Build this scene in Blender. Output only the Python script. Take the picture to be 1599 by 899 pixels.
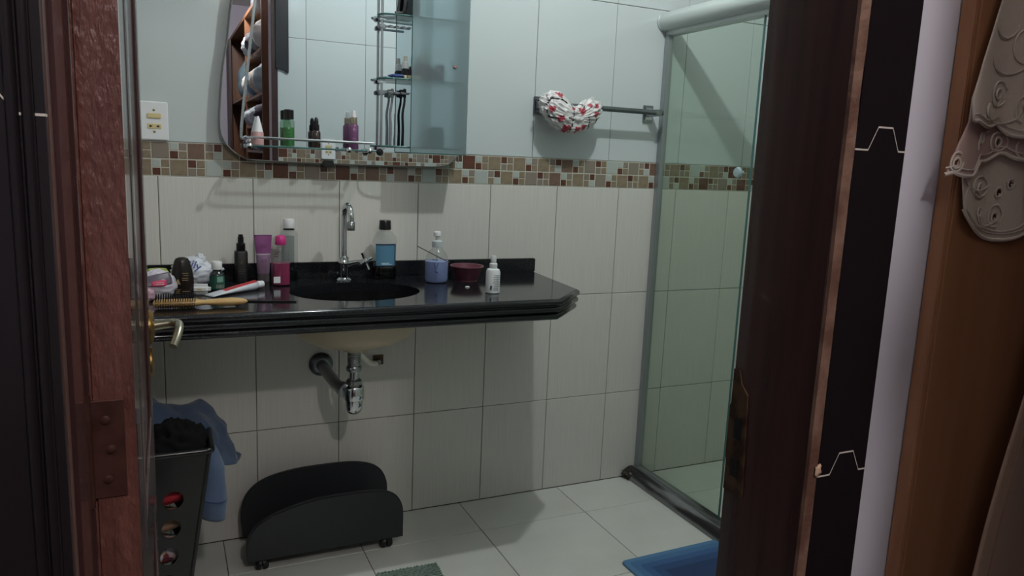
import bpy, bmesh, math, random
from math import sin, cos, pi, radians as R, sqrt, atan2
from mathutils import Vector, Matrix, noise
random.seed(7)
S = bpy.context.scene
C = S.collection
for o in list(bpy.data.objects): bpy.data.objects.remove(o)

# ------------------------------------------------------------------ camera, world, lamps, exposure
cd = bpy.data.cameras.new('camera'); cam = bpy.data.objects.new('camera', cd); C.objects.link(cam)
YAW, PIT, ROL = 0.436904, 0.168782, 0.042184
fwd = Vector((sin(YAW)*cos(PIT), cos(YAW)*cos(PIT), -sin(PIT)))
rt = Vector((cos(YAW), -sin(YAW), 0)); up = rt.cross(fwd)
cr = rt*cos(ROL)+up*sin(ROL); cu = -rt*sin(ROL)+up*cos(ROL)
M = Matrix((cr, cu, -fwd)).transposed().to_4x4(); M.translation = (0.0135, -2.6891, 1.3897)
cam.matrix_world = M
cd.sensor_width = 36; cd.lens = 36*1175.35/1599; cd.clip_start = 0.02; cd.clip_end = 60
S.camera = cam
w = bpy.data.worlds.new('world'); S.world = w; w.use_nodes = True
w.node_tree.nodes['Background'].inputs[0].default_value = (.5, .55, .6, 1)
w.node_tree.nodes['Background'].inputs[1].default_value = .05
S.view_settings.view_transform = 'Standard'; S.view_settings.look = 'None'
S.view_settings.gamma = 1; S.view_settings.use_curve_mapping = False
S.view_settings.exposure = 0.0
LAMP_A = (1.21, -.98, 2.74); LAMP_B = (.445, -3.45, 2.60)
def lamp(name, loc, power, rad, col):
    l = bpy.data.lights.new(name, 'POINT'); l.energy = power; l.shadow_soft_size = rad; l.color = col
    o = bpy.data.objects.new(name, l); o.location = loc; C.objects.link(o); return o
lamp('bathroom_lamp_light', LAMP_A, 44, .024, (.94, 1.0, .985))
lamp('bedroom_lamp_light', LAMP_B, 52, .05, (1.0, .93, .89))
S.cycles.max_bounces = 10; S.cycles.transparent_max_bounces = 16; S.cycles.transmission_bounces = 8
S.cycles.sample_clamp_indirect = 3.0
S.cycles.caustics_reflective = True; S.cycles.caustics_refractive = True; S.cycles.blur_glossy = 1.0

# ------------------------------------------------------------------ materials
def lin(c):
    return tuple((v/255/12.92 if v <= 10.3 else ((v/255+.055)/1.055)**2.4) for v in c)
def mat(name, col, rough=.5, metal=0, trans=0, ior=1.45, coat=0, bump=None, var=None, sss=0, spec=.5, sheen=0):
    m = bpy.data.materials.new(name); m.use_nodes = True; nt = m.node_tree; b = nt.nodes['Principled BSDF']
    c = lin(col)+(1,)
    b.inputs['Base Color'].default_value = c; b.inputs['Roughness'].default_value = rough
    b.inputs['Metallic'].default_value = metal; b.inputs['Transmission Weight'].default_value = trans
    b.inputs['IOR'].default_value = ior; b.inputs['Coat Weight'].default_value = coat
    b.inputs['Specular IOR Level'].default_value = spec
    if sheen: b.inputs['Sheen Weight'].default_value = sheen
    tc = nt.nodes.new('ShaderNodeTexCoord')
    def nz(scale, stretch=(1, 1, 1), detail=4):
        mp = nt.nodes.new('ShaderNodeMapping'); mp.inputs['Scale'].default_value = stretch
        n = nt.nodes.new('ShaderNodeTexNoise'); n.inputs['Scale'].default_value = scale; n.inputs['Detail'].default_value = detail
        nt.links.new(tc.outputs['Object'], mp.inputs[0]); nt.links.new(mp.outputs[0], n.inputs['Vector']); return n
    if var:   # (scale, stretch, colour2, lo, hi)
        n = nz(var[0], var[1]); rp = nt.nodes.new('ShaderNodeValToRGB')
        rp.color_ramp.elements[0].color = c; rp.color_ramp.elements[1].color = lin(var[2])+(1,)
        rp.color_ramp.elements[0].position = var[3]; rp.color_ramp.elements[1].position = var[4]
        nt.links.new(n.outputs['Fac'], rp.inputs[0]); nt.links.new(rp.outputs[0], b.inputs['Base Color'])
    if bump:  # (scale, strength, stretch)
        n = nz(bump[0], bump[2] if len(bump) > 2 else (1, 1, 1)); bp = nt.nodes.new('ShaderNodeBump')
        bp.inputs['Strength'].default_value = bump[1]; bp.inputs['Distance'].default_value = bump[3] if len(bump) > 3 else .002
        nt.links.new(n.outputs['Fac'], bp.inputs['Height']); nt.links.new(bp.outputs[0], b.inputs['Normal'])
    return m
def glass(name, tint, rough=0.0, refl=1.0):
    """thin clear pane: tinted see-through plus a mirror-like sheen by Fresnel"""
    m = bpy.data.materials.new(name); m.use_nodes = True; nt = m.node_tree; nt.nodes.clear()
    out = nt.nodes.new('ShaderNodeOutputMaterial'); mx = nt.nodes.new('ShaderNodeMixShader')
    t = nt.nodes.new('ShaderNodeBsdfTransparent'); g = nt.nodes.new('ShaderNodeBsdfGlossy'); f = nt.nodes.new('ShaderNodeFresnel')
    t.inputs[0].default_value = lin(tint)+(1,); g.inputs['Roughness'].default_value = rough
    nt.nodes.remove(f); f = nt.nodes.new('ShaderNodeLayerWeight'); f.inputs['Blend'].default_value = .5
    pw = nt.nodes.new('ShaderNodeMath'); pw.operation = 'POWER'; pw.inputs[1].default_value = 5
    mu = nt.nodes.new('ShaderNodeMath'); mu.operation = 'MULTIPLY_ADD'; mu.inputs[1].default_value = .9*refl; mu.inputs[2].default_value = .04*refl
    nt.links.new(f.outputs['Facing'], pw.inputs[0]); nt.links.new(pw.outputs[0], mu.inputs[0]); nt.links.new(mu.outputs[0], mx.inputs[0])
    nt.links.new(t.outputs[0], mx.inputs[1]); nt.links.new(g.outputs[0], mx.inputs[2]); nt.links.new(mx.outputs[0], out.inputs[0])
    return m
def emit(name, col, s):
    m = bpy.data.materials.new(name); m.use_nodes = True; nt = m.node_tree
    b = nt.nodes['Principled BSDF']; b.inputs['Emission Color'].default_value = lin(col)+(1,); b.inputs['Emission Strength'].default_value = s
    return m
M_ = {}
def mm(k, *a, **kw):
    if k not in M_: M_[k] = mat(k, *a, **kw)
    return M_[k]
T_UP = mat('upper_tile', (190, 198, 199), .1, bump=(6, .03), coat=.3)
T_LO = mat('lower_tile', (208, 206, 201), .22, bump=(40, .12, (6, 1, .15)), var=(30, (9, 1, .2), (200, 198, 192), .35, .7))
T_FL = mat('floor_tile', (208, 208, 204), .22, bump=(3, .03), var=(4, (1, 1, 1), (198, 198, 193), .4, .75))
GROUT = mat('grout', (92, 82, 74), .9, bump=(80, .3))
GROUT_L = mat('light_grout', (184, 181, 170), .9)
MOS = {'red': mat('mosaic_red', (94, 60, 48), .25, var=(60, (1, 1, 1), (82, 50, 40), .3, .7)),
       'brown': mat('mosaic_brown', (116, 94, 82), .25, var=(60, (1, 1, 1), (104, 84, 72), .3, .7)),
       'tan': mat('mosaic_tan', (134, 121, 102), .25, var=(60, (1, 1, 1), (122, 108, 90), .3, .7)),
       'taupe': mat('mosaic_taupe', (128, 118, 108), .25),
       'gray': mat('mosaic_gray', (165, 172, 168), .2)}
PAINT = mat('bedroom_paint', (205, 203, 216), .75, bump=(30, .06))
CEIL = mat('ceiling_white', (220, 220, 216), .9)
GRANITE = mat('black_granite', (24, 25, 29), .11, coat=.0, var=(260, (1, 1, 1), (34, 36, 41), .55, .8))
BASIN_IN = mat('dark_basin', (19, 19, 21), .12, coat=.6)
BASIN_OUT = mat('beige_basin', (176, 164, 142), .4)
CHROME = mat('chrome', (205, 208, 212), .08, metal=1)
CHROME_D = mat('dull_chrome', (150, 154, 158), .28, metal=1)
CHROME_B = mat('dark_chrome', (122, 128, 132), .36, metal=1)
ALU = mat('white_aluminium', (190, 198, 196), .35, metal=.2)
MIRROR = mat('mirror_silver', (240, 243, 247), .0, metal=1)
MIRROR_EDGE = mat('mirror_edge', (110, 112, 112), .3)
BACKB = mat('backing_board', (60, 52, 48), .7)
DARKWOOD = mat('dark_varnished_wood', (66, 42, 42), .24, coat=.35, bump=(30, .12, (1, 1, .06)), var=(14, (4, 4, .25), (50, 31, 31), .35, .7))
REDWOOD = mat('red_brown_wood', (112, 70, 63), .4, bump=(170, .9, (1, 1, .35), .005), var=(16, (4, 4, .3), (88, 52, 47), .35, .7), coat=1)
JAMBWOOD = mat('jamb_brown', (92, 62, 56), .38, bump=(60, .15, (1, 1, .1)), var=(20, (4, 4, .3), (76, 50, 46), .35, .7))
BLACKP = mat('black_gloss_paint', (28, 24, 28), .3, coat=.2, bump=(20, .06, (1, 1, .2)))
CHIP = mat('chipped_wood_edge', (128, 98, 84), .7, bump=(120, .8), var=(45, (1, 1, .5), (96, 66, 54), .4, .6))
CHIPW = mat('pale_putty', (212, 204, 198), .8, bump=(150, .7))
WARD = mat('honey_brown_wood', (168, 122, 90), .4, bump=(40, .1, (1, 1, .05)), var=(9, (3, 3, .2), (150, 106, 75), .3, .7))
WARD_E = mat('pinkish_wood_edge', (170, 122, 88), .5, bump=(60, .2, (1, 1, .1)), var=(22, (3, 3, .3), (146, 100, 72), .4, .7))
BRASS = mat('worn_brass', (150, 118, 60), .35, metal=.9, var=(60, (1, 1, 1), (95, 72, 45), .4, .65))
OLDMETAL = mat('painted_hinge_metal', (92, 62, 56), .35, metal=.5, var=(50, (1, 1, 1), (72, 44, 40), .4, .7))
GL_SHOWER = glass('shower_glass', (243, 249, 244))
GL_EDGE = mat('green_glass_edge', (58, 100, 98), .1, coat=.5)
GL_SHELF = glass('shelf_glass', (234, 242, 240))
GL_CLEAR = glass('clear_plastic', (247, 248, 248), .05)
def frosted(name, tint):
    m = bpy.data.materials.new(name); m.use_nodes = True; nt = m.node_tree; nt.nodes.clear()
    out = nt.nodes.new('ShaderNodeOutputMaterial'); mx = nt.nodes.new('ShaderNodeMixShader'); m2 = nt.nodes.new('ShaderNodeMixShader')
    a = nt.nodes.new('ShaderNodeBsdfRefraction'); a.inputs['Roughness'].default_value = .6; a.inputs['IOR'].default_value = 1.3; a.inputs[0].default_value = lin(tint)+(1,)
    b = nt.nodes.new('ShaderNodeBsdfTranslucent'); b.inputs[0].default_value = lin(tint)+(1,)
    c = nt.nodes.new('ShaderNodeBsdfDiffuse'); c.inputs[0].default_value = lin(tint)+(1,)
    mx.inputs[0].default_value = .35; m2.inputs[0].default_value = .14
    nt.links.new(a.outputs[0], mx.inputs[1]); nt.links.new(b.outputs[0], mx.inputs[2]); nt.links.new(mx.outputs[0], m2.inputs[1]); nt.links.new(c.outputs[0], m2.inputs[2]); nt.links.new(m2.outputs[0], out.inputs[0])
    return m
FROST = frosted('frosted_glass', (210, 224, 228)); GL_BACK = glass('pane_back', (250, 252, 252))
BLACKPL = mat('black_plastic', (13, 13, 15), .42, bump=(300, .05))
BLACKGL = mat('black_shiny_plastic', (18, 18, 20), .2)
STANDPL = mat('textured_black_plastic', (36, 38, 42), .5, bump=(500, .15))
WHITEPL = mat('white_plastic', (222, 224, 226), .35)
CREAMPL = mat('cream_plastic', (206, 188, 140), .35)

# ------------------------------------------------------------------ helpers
def obj(name, verts, faces, m, parent=None, smooth=False, loc=(0, 0, 0), fm=None):
    me = bpy.data.meshes.new(name); me.from_pydata([tuple(v) for v in verts], [], faces)
    ms = m if isinstance(m, (list, tuple)) else [m]
    for x in ms: me.materials.append(x)
    if fm is not None: me.polygons.foreach_set('material_index', fm)
    if smooth: me.polygons.foreach_set('use_smooth', [True]*len(me.polygons))
    bm = bmesh.new(); bm.from_mesh(me); bmesh.ops.recalc_face_normals(bm, faces=bm.faces); bm.to_mesh(me); bm.free()
    o = bpy.data.objects.new(name, me); o.location = loc; C.objects.link(o)
    if parent is not None: o.parent = parent
    return o
def from_bm(name, bm, m, parent=None, smooth=False, loc=(0, 0, 0)):
    me = bpy.data.meshes.new(name); bmesh.ops.recalc_face_normals(bm, faces=bm.faces); bm.to_mesh(me); bm.free()
    for x in (m if isinstance(m, (list, tuple)) else [m]): me.materials.append(x)
    if smooth: me.polygons.foreach_set('use_smooth', [True]*len(me.polygons))
    o = bpy.data.objects.new(name, me); o.location = loc; C.objects.link(o)
    if parent is not None: o.parent = parent
    return o
def autosmooth(o, ang=35):
    bm = bmesh.new(); bm.from_mesh(o.data)
    for f in bm.faces: f.smooth = True
    for e in bm.edges:
        if len(e.link_faces) == 2 and e.calc_face_angle(0) > R(ang): e.smooth = False
    bm.to_mesh(o.data); bm.free(); return o
def box(name, x0, x1, y0, y1, z0, z1, m, parent=None, bevel=0, seg=2, loc=(0, 0, 0)):
    bm = bmesh.new(); bmesh.ops.create_cube(bm, size=1)
    for v in bm.verts: v.co = Vector((x0+(v.co.x+.5)*(x1-x0), y0+(v.co.y+.5)*(y1-y0), z0+(v.co.z+.5)*(z1-z0)))
    if bevel: bmesh.ops.bevel(bm, geom=bm.edges[:], offset=bevel, segments=seg, affect='EDGES', clamp_overlap=True)
    o = from_bm(name, bm, m, parent, loc=loc)
    return autosmooth(o) if bevel and seg > 1 else o
def lathe(name, prof, m, parent=None, loc=(0, 0, 0), seg=32, sx=1, sy=1, caps=True, a0=None, a1=None, sup=None):
    """prof: list of (r,z). sup: superellipse exponent for squarish bottles"""
    V = []; F = []; full = a0 is None
    n = seg if full else seg+1
    for r, z in prof:
        for i in range(n):
            a = 2*pi*i/seg if full else a0+(a1-a0)*i/seg
            c, s = cos(a), sin(a)
            if sup:
                k = (abs(c)**sup+abs(s)**sup)**(-1/sup); c *= k; s *= k
            V.append((r*c*sx, r*s*sy, z))
    for j in range(len(prof)-1):
        for i in range(seg):
            i2 = (i+1) % n
            F.append((j*n+i, j*n+i2, (j+1)*n+i2, (j+1)*n+i))
    if caps and full:
        if prof[0][0] > 1e-5: F.append(tuple(range(n))[::-1])
        if prof[-1][0] > 1e-5: F.append(tuple((len(prof)-1)*n+i for i in range(n)))
    return autosmooth(obj(name, V, F, m, parent, loc=loc), 40)
def catmull(P, n=8):
    P = [Vector(p) for p in P]; out = []
    for i in range(len(P)-1):
        a = P[max(i-1, 0)]; b = P[i]; c = P[i+1]; d = P[min(i+2, len(P)-1)]
        for k in range(n):
            t = k/n
            out.append(.5*((2*b)+(c-a)*t+(2*a-5*b+4*c-d)*t*t+(3*b-a-3*c+d)*t**3))
    out.append(P[-1]); return out
def tube(name, pts, r, m, parent=None, seg=12, loc=(0, 0, 0), smooth=0, cap=True):
    P = catmull(pts, smooth) if smooth else [Vector(p) for p in pts]
    rr = r if isinstance(r, (list, tuple)) else [r]*len(P)
    if len(rr) != len(P): rr = [rr[0]+(rr[-1]-rr[0])*i/(len(P)-1) for i in range(len(P))] if len(rr) == 2 else [rr[min(int(i*len(rr)/len(P)), len(rr)-1)] for i in range(len(P))]
    V = []; F = []; nrm = None
    for i, p in enumerate(P):
        t = (P[min(i+1, len(P)-1)]-P[max(i-1, 0)]).normalized()
        if nrm is None:
            nrm = t.orthogonal().normalized()
        nrm = (nrm-t*nrm.dot(t)); nrm = nrm.normalized() if nrm.length > 1e-6 else t.orthogonal().normalized()
        b = t.cross(nrm)
        for k in range(seg):
            a = 2*pi*k/seg; V.append(p+(nrm*cos(a)+b*sin(a))*rr[i])
    for i in range(len(P)-1):
        for k in range(seg):
            k2 = (k+1) % seg; F.append((i*seg+k, i*seg+k2, (i+1)*seg+k2, (i+1)*seg+k))
    if cap: F.append(tuple(range(seg))[::-1]); F.append(tuple((len(P)-1)*seg+k for k in range(seg)))
    return autosmooth(obj(name, V, F, m, parent, loc=loc), 50)
def prism(name, poly, axis, d0, d1, m, parent=None, bevel=0, loc=(0, 0, 0), seg=2):
    """poly 2-D outline: axis 'y' -> (x,z), 'z' -> (x,y), 'x' -> (y,z)"""
    def pt(a, b, d): return {'y': (a, d, b), 'z': (a, b, d), 'x': (d, a, b)}[axis]
    n = len(poly); bm = bmesh.new()
    A = [bm.verts.new(pt(a, b, d0)) for a, b in poly]; B = [bm.verts.new(pt(a, b, d1)) for a, b in poly]
    f1 = bm.faces.new(A); f2 = bm.faces.new(B[::-1])
    for i in range(n): bm.faces.new((A[i], A[(i+1) % n], B[(i+1) % n], B[i]))
    bmesh.ops.recalc_face_normals(bm, faces=bm.faces)
    if bevel:
        es = [e for e in bm.edges if (e in f1.edges or e in f2.edges)]
        bmesh.ops.bevel(bm, geom=es, offset=bevel, segments=seg, affect='EDGES', clamp_overlap=True)
    bmesh.ops.triangulate(bm, faces=[f for f in bm.faces if len(f.verts) > 4])
    return autosmooth(from_bm(name, bm, m, parent, loc=loc), 32)
def tag(o, label=None, cat=None, group=None, kind=None):
    if label: o['label'] = label
    if cat: o['category'] = cat
    if group: o['group'] = group
    if kind: o['kind'] = kind
    return o
def empty(name, loc=(0, 0, 0), label=None, cat=None, group=None, kind=None, rz=0):
    o = bpy.data.objects.new(name, None); o.location = loc; o.rotation_euler = (0, 0, rz); o.empty_display_size = .05
    C.objects.link(o); return tag(o, label, cat, group, kind)
_tx = {}
def text(name, s, size, m, parent, loc, rot=(pi/2, 0, 0), ext=.0002, bold=0):
    cu_ = bpy.data.curves.new(name, 'FONT'); cu_.body = s; cu_.size = size; cu_.align_x = 'CENTER'; cu_.align_y = 'CENTER'; cu_.extrude = ext; cu_.offset = bold
    to = bpy.data.objects.new(name, cu_); C.objects.link(to); bpy.context.view_layer.update()
    me = bpy.data.meshes.new_from_object(to.evaluated_get(bpy.context.evaluated_depsgraph_get()))
    bpy.data.objects.remove(to); me.materials.clear(); me.materials.append(m)
    o = bpy.data.objects.new(name, me); o.location = loc; o.rotation_euler = rot; C.objects.link(o); o.parent = parent
    return o
def grid_surface(rows, m, name, parent=None, thick=.002, nu=6, nv=6, wob=0, wsc=12, loc=(0, 0, 0), seed=0):
    """cloth: rows of 3-D control points, splined both ways, crumpled by noise, given thickness"""
    A = [catmull(r, nv) for r in rows]
    cols = [catmull([A[i][j] for i in range(len(A))], nu) for j in range(len(A[0]))]
    nj, ni = len(cols), len(cols[0]); V = []; F = []
    off = Vector((seed*3.1, seed*1.7, seed))
    for j in range(nj):
        for i in range(ni):
            p = cols[j][i]
            if wob:
                q = noise.noise_vector(p*wsc+off)+.5*noise.noise_vector(p*wsc*2.3+off)
                p = p+q*wob
            V.append(p)
    for j in range(nj-1):
        for i in range(ni-1): F.append((j*ni+i, j*ni+i+1, (j+1)*ni+i+1, (j+1)*ni+i))
    o = obj(name, V, F, m, parent, smooth=True, loc=loc)
    if thick:
        md = o.modifiers.new('thickness', 'SOLIDIFY'); md.thickness = thick; md.offset = 0
    return o
def blob(name, r, m, parent=None, loc=(0, 0, 0), amp=.2, sc=3, seg=40, rings=24, flat=None, seed=0, ridge=0, fn=None, mats=None, rotz=0):
    """crumpled soft thing: displaced ellipsoid"""
    V = []; F = []; off = Vector((seed*2.3, seed*5.1, seed*.7)); fm = []
    for j in range(rings+1):
        th = pi*j/rings
        for i in range(seg):
            a = 2*pi*i/seg
            d = Vector((sin(th)*cos(a), sin(th)*sin(a), cos(th)))
            n = noise.noise(d*sc+off)
            if ridge: n = (1-2*abs(n))*ridge+n*(1-ridge)
            k = 1+amp*n+amp*.35*noise.noise(d*sc*2.7+off)
            p = Vector((d.x*r[0], d.y*r[1], d.z*r[2]))*k
            if fn: p = fn(p, d)
            if flat is not None and p.z < flat: p.z = flat
            V.append(p)
    for j in range(rings):
        for i in range(seg):
            i2 = (i+1) % seg; F.append((j*seg+i, (j+1)*seg+i, (j+1)*seg+i2, j*seg+i2))
    if mats:
        for f in F:
            c = sum((V[k] for k in f), Vector())/4; fm.append(mats(c))
    return obj(name, V, F, m, parent, smooth=True, loc=loc, fm=fm if mats else None)

# ------------------------------------------------------------------ the room shell
XL, XR = -.42, 2.78            # bathroom side walls
YF, YD = -2.04, -2.156         # front wall: bathroom face, bedroom face
ZC = 2.84
DX0, DX1, DZ = -.047, .603, 2.30   # doorway
def struct(o): o['kind'] = 'structure'; return o
floor = struct(box('floor', -2.2, XR+.1, -6.1, .1, -.1, -.002, GROUT))
ceiling = struct(box('ceiling', -2.2, XR+.1, -6.1, .1, ZC, ZC+.1, CEIL))
wall_back = struct(box('wall_back', XL-.1, XR+.1, .003, .1, 0, ZC, GROUT))
wall_left = struct(box('wall_left', XL-.1, XL, YF, .003, 0, ZC, T_LO))
wall_right = struct(box('wall_right', XR, XR+.1, YF, .003, 0, ZC, T_LO))
def multi_box(name, boxes, m):
    V = []; F = []
    for x0, x1, y0, y1, z0, z1 in boxes:
        b = len(V)
        V += [(x, y, z) for z in (z0, z1) for y in (y0, y1) for x in (x0, x1)]
        F += [tuple(b+i for i in f) for f in ((0, 2, 3, 1), (4, 5, 7, 6), (0, 1, 5, 4), (2, 6, 7, 3), (0, 4, 6, 2), (1, 3, 7, 5))]
    return obj(name, V, F, m)
JT = .034
wall_front = struct(multi_box('wall_front', [(-2.2, DX0-JT, YD, YF-.003, 0, ZC), (DX1+JT, XR+.1, YD, YF-.003, 0, ZC), (DX0-JT, DX1+JT, YD, YF-.003, DZ+JT, ZC)], PAINT))
struct(box('wall_bedroom_left', -2.2, -2.1, -6, YD, 0, ZC, PAINT))
struct(box('wall_bedroom_right', 1.32, 1.42, -6, YD, 0, ZC, PAINT))
struct(box('wall_bedroom_back', -2.1, 1.32, -6.1, -6, 0, ZC, PAINT))

# tiles --------------------------------------------------------------------------
_tm = {}
def tile_mesh(wd, ht, m, dep=.006, ch=.0015):
    k = (round(wd, 4), round(ht, 4), m.name)
    if k in _tm: return _tm[k]
    V = [(0, dep, 0), (wd, dep, 0), (wd, dep, ht), (0, dep, ht), (0, ch, 0), (wd, ch, 0), (wd, ch, ht), (0, ch, ht),
         (ch, 0, ch), (wd-ch, 0, ch), (wd-ch, 0, ht-ch), (ch, 0, ht-ch)]
    F = [(8, 9, 10, 11), (4, 5, 9, 8), (5, 6, 10, 9), (6, 7, 11, 10), (7, 4, 8, 11), (0, 1, 5, 4), (1, 2, 6, 5), (2, 3, 7, 6), (3, 0, 4, 7)]
    me = bpy.data.meshes.new('tile'); me.from_pydata(V, [], F); me.materials.append(m); _tm[k] = me; return me
def tile(name, x0, x1, z0, z1, m, parent, g=.0022, kind='back', jit=.0004):
    me = tile_mesh(x1-x0-g, z1-z0-g, m)
    o = bpy.data.objects.new(name, me); C.objects.link(o); o.parent = parent
    j = random.uniform(0, jit)
    if kind == 'back': o.location = (x0+g/2, j, z0+g/2)
    elif kind == 'front': o.location = (x1-g/2, YF-j, z0+g/2); o.rotation_euler = (0, 0, pi)
    elif kind == 'floor': o.location = (x0+g/2, z0+g/2, -j); o.rotation_euler = (-pi/2, 0, 0); o.location.y = z1-g/2; o.rotation_euler = (pi/2, 0, 0); o.location = (x0+g/2, z0+g/2, 0)
    return o
PW = .2904; rowz = [0, .4003, .8456, 1.2913]
def spans(a, b, first, pitch):
    xs = [a]; k = math.ceil((a-first)/pitch-1e-6); x = first+k*pitch
    while x < b-.002:
        if x > a+.012: xs.append(x)
        x += pitch
    xs.append(b); return list(zip(xs[:-1], xs[1:]))
for z0, z1 in zip(rowz[:-1], rowz[1:]):
    for x0, x1 in spans(XL, XR, 0, PW): tile('lower_tile', x0, x1, z0, z1, T_LO, wall_back)
for z0, z1 in ((1.4005, 2.017), (2.017, 2.633), (2.633, ZC)):
    for x0, x1 in spans(XL, XR, 1.333, .35): tile('upper_tile', x0, x1, z0, z1, T_UP, wall_back, g=.0018)
# mosaic border: two courses, whole squares alternating with blocks of four
MB_ = .0529; M0 = -.016-8*MB_
bigcol = ['tan', 'brown', 'taupe', 'gray', 'taupe', 'brown', 'tan', 'gray', 'tan', 'red', 'tan', 'taupe', 'taupe', 'gray', 'tan', 'red', 'tan']
smcol = [('gray', 'taupe', 'red', 'tan'), ('taupe', 'red', 'tan', 'gray'), ('gray', 'tan', 'red', 'tan'), ('red', 'tan', 'taupe', 'tan')]
back_grout = box('border_grout', XL, XR, .0018, .0035, 1.2913, 1.4005, GROUT_L, wall_back)
ncell = int((XR-M0)/MB_)+1
for row in (0, 1):
    zb = 1.3465 if row == 0 else 1.2925
    for k in range(ncell):
        x0 = M0+k*MB_; x1 = x0+MB_
        if x0 < XL-.001 or x1 > XR+.001: continue
        if (k+row) % 2 == 0:
            c = bigcol[(k//2*(1 if row == 0 else 3)+row*5) % len(bigcol)]
            if row == 0 and k in (28, 30): c = 'red' if k == 28 else 'tan'
            tile('large_mosaic_tile', x0, x1, zb, zb+.053, MOS[c], wall_back, g=.0028, jit=.0008)
        else:
            cc = smcol[(k//2+row*2) % 4]
            h = MB_/2
            for q, (dx, dz) in enumerate(((0, h), (h, h), (0, 0), (h, 0))):
                tile('small_mosaic_tile', x0+dx, x0+dx+h, zb+dz, zb+dz+h, MOS[cc[q]], wall_back, g=.0028, jit=.0008)
# front wall, bathroom side (seen in the mirror)
fy = box('tile_bed', DX1+JT, XR, YF-.003, YF-.002, 0, ZC, GROUT, wall_front)
FT = [(x0, x1) for x0, x1 in spans(DX1+JT, XR, .80, .35)]
for z0, z1 in ((1.4005, 2.03), (2.03, 2.64), (2.64, ZC)):
    for x0, x1 in FT: tile('upper_tile', x0, x1, z0, z1, T_UP, wall_front, g=.0018, kind='front')
for z0, z1 in zip(rowz[:-1], rowz[1:]):
    for x0, x1 in spans(DX1+JT, XR, .80, PW): tile('lower_tile', x0, x1, z0, z1, T_LO, wall_front, kind='front')
V = []; F = []; fm = []; names = list(MOS)
bedg = box('border_grout', DX1+JT, XR, YF-.003, YF-.0015, 1.2913, 1.4005, GROUT_L, wall_front)
def fq(x0, x1, z0, z1, c):
    b = len(V); g = .0014; e = .0012
    V.extend([(x0+g, YF-.0015, z0+g), (x1-g, YF-.0015, z0+g), (x1-g, YF-.0015, z1-g), (x0+g, YF-.0015, z1-g),
              (x0+g+e, YF, z0+g+e), (x1-g-e, YF, z0+g+e), (x1-g-e, YF, z1-g-e), (x0+g+e, YF, z1-g-e)])
    F.extend([tuple(b+i for i in f) for f in ((4, 5, 6, 7), (0, 1, 5, 4), (1, 2, 6, 5), (2, 3, 7, 6), (3, 0, 4, 7))]); fm.extend([names.index(c)]*5)
k = 0; x = DX1+JT
while x+MB_ < XR:
    for row in (0, 1):
        zb = 1.3465 if row == 0 else 1.2925
        if (k+row) % 2 == 0: fq(x, x+MB_, zb, zb+.053, random.choice(['tan', 'tan', 'taupe', 'gray', 'red']))
        else:
            cc = smcol[random.randrange(4)]; h = MB_/2
            for q, (dx, dz) in enumerate(((0, h), (h, h), (0, 0), (h, 0))): fq(x+dx, x+dx+h, zb+dz, zb+dz+h, cc[q])
    x += MB_; k += 1
tag(obj('mosaic_border', V, F, [MOS[n] for n in names], wall_front, fm=fm), kind='stuff')
# floor tiles
FTS = .4506
for x0, x1 in spans(XL, XR, 1.0706, FTS):
    ys = [(a, b) for a, b in spans(YF, 0, -.2464-10*FTS, FTS)]
    for y0, y1 in ys:
        me = tile_mesh(x1-x0-.0024, y1-y0-.0024, T_FL)
        o = bpy.data.objects.new('floor_tile', me); C.objects.link(o); o.parent = floor
        o.rotation_euler = (-pi/2, 0, 0); o.location = (x0+.0012, y0+.0012, 0)
struct(floor)

# ------------------------------------------------------------------ doorway trim
t1 = struct(empty('trim_1'))          # left jamb
box('jamb_board', DX0-JT, DX0, YD, YF, 0, DZ, JAMBWOOD, t1, .0015, 1)
box('door_stop', DX0, DX0+.003, YD+.02, YF-.045, 0, DZ, DARKWOOD, t1)
t2 = struct(empty('trim_2'))          # right jamb
box('jamb_board', DX1, DX1+JT, YD, YF+.001, 0, DZ, DARKWOOD, t2, .0015, 1)
STRIKE = mat('worn_strike_metal', (92, 70, 52), .45, metal=.5, var=(40, (1, 1, 1), (58, 40, 32), .4, .6))
sp = empty('strike_plate'); sp.parent = t2
prism('plate', [(-2.072, 1.02), (-2.041, 1.02), (-2.041, 1.055), (-2.0395, 1.06), (-2.0395, 1.12), (-2.041, 1.125), (-2.041, 1.165), (-2.05, 1.165), (-2.055, 1.15), (-2.066, 1.14)], 'x', DX1-.002, DX1+.002, STRIKE, sp)
box('latch_hole', DX1-.0025, DX1+.001, -2.062, -2.05, 1.085, 1.11, BLACKPL, sp); box('bolt_hole', DX1-.0025, DX1+.001, -2.062, -2.05, 1.04, 1.062, BLACKPL, sp)
t3 = struct(empty('trim_3')); box('jamb_head', DX0-JT, DX1+JT, YD, YF, DZ, DZ+JT, DARKWOOD, t3)
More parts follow.
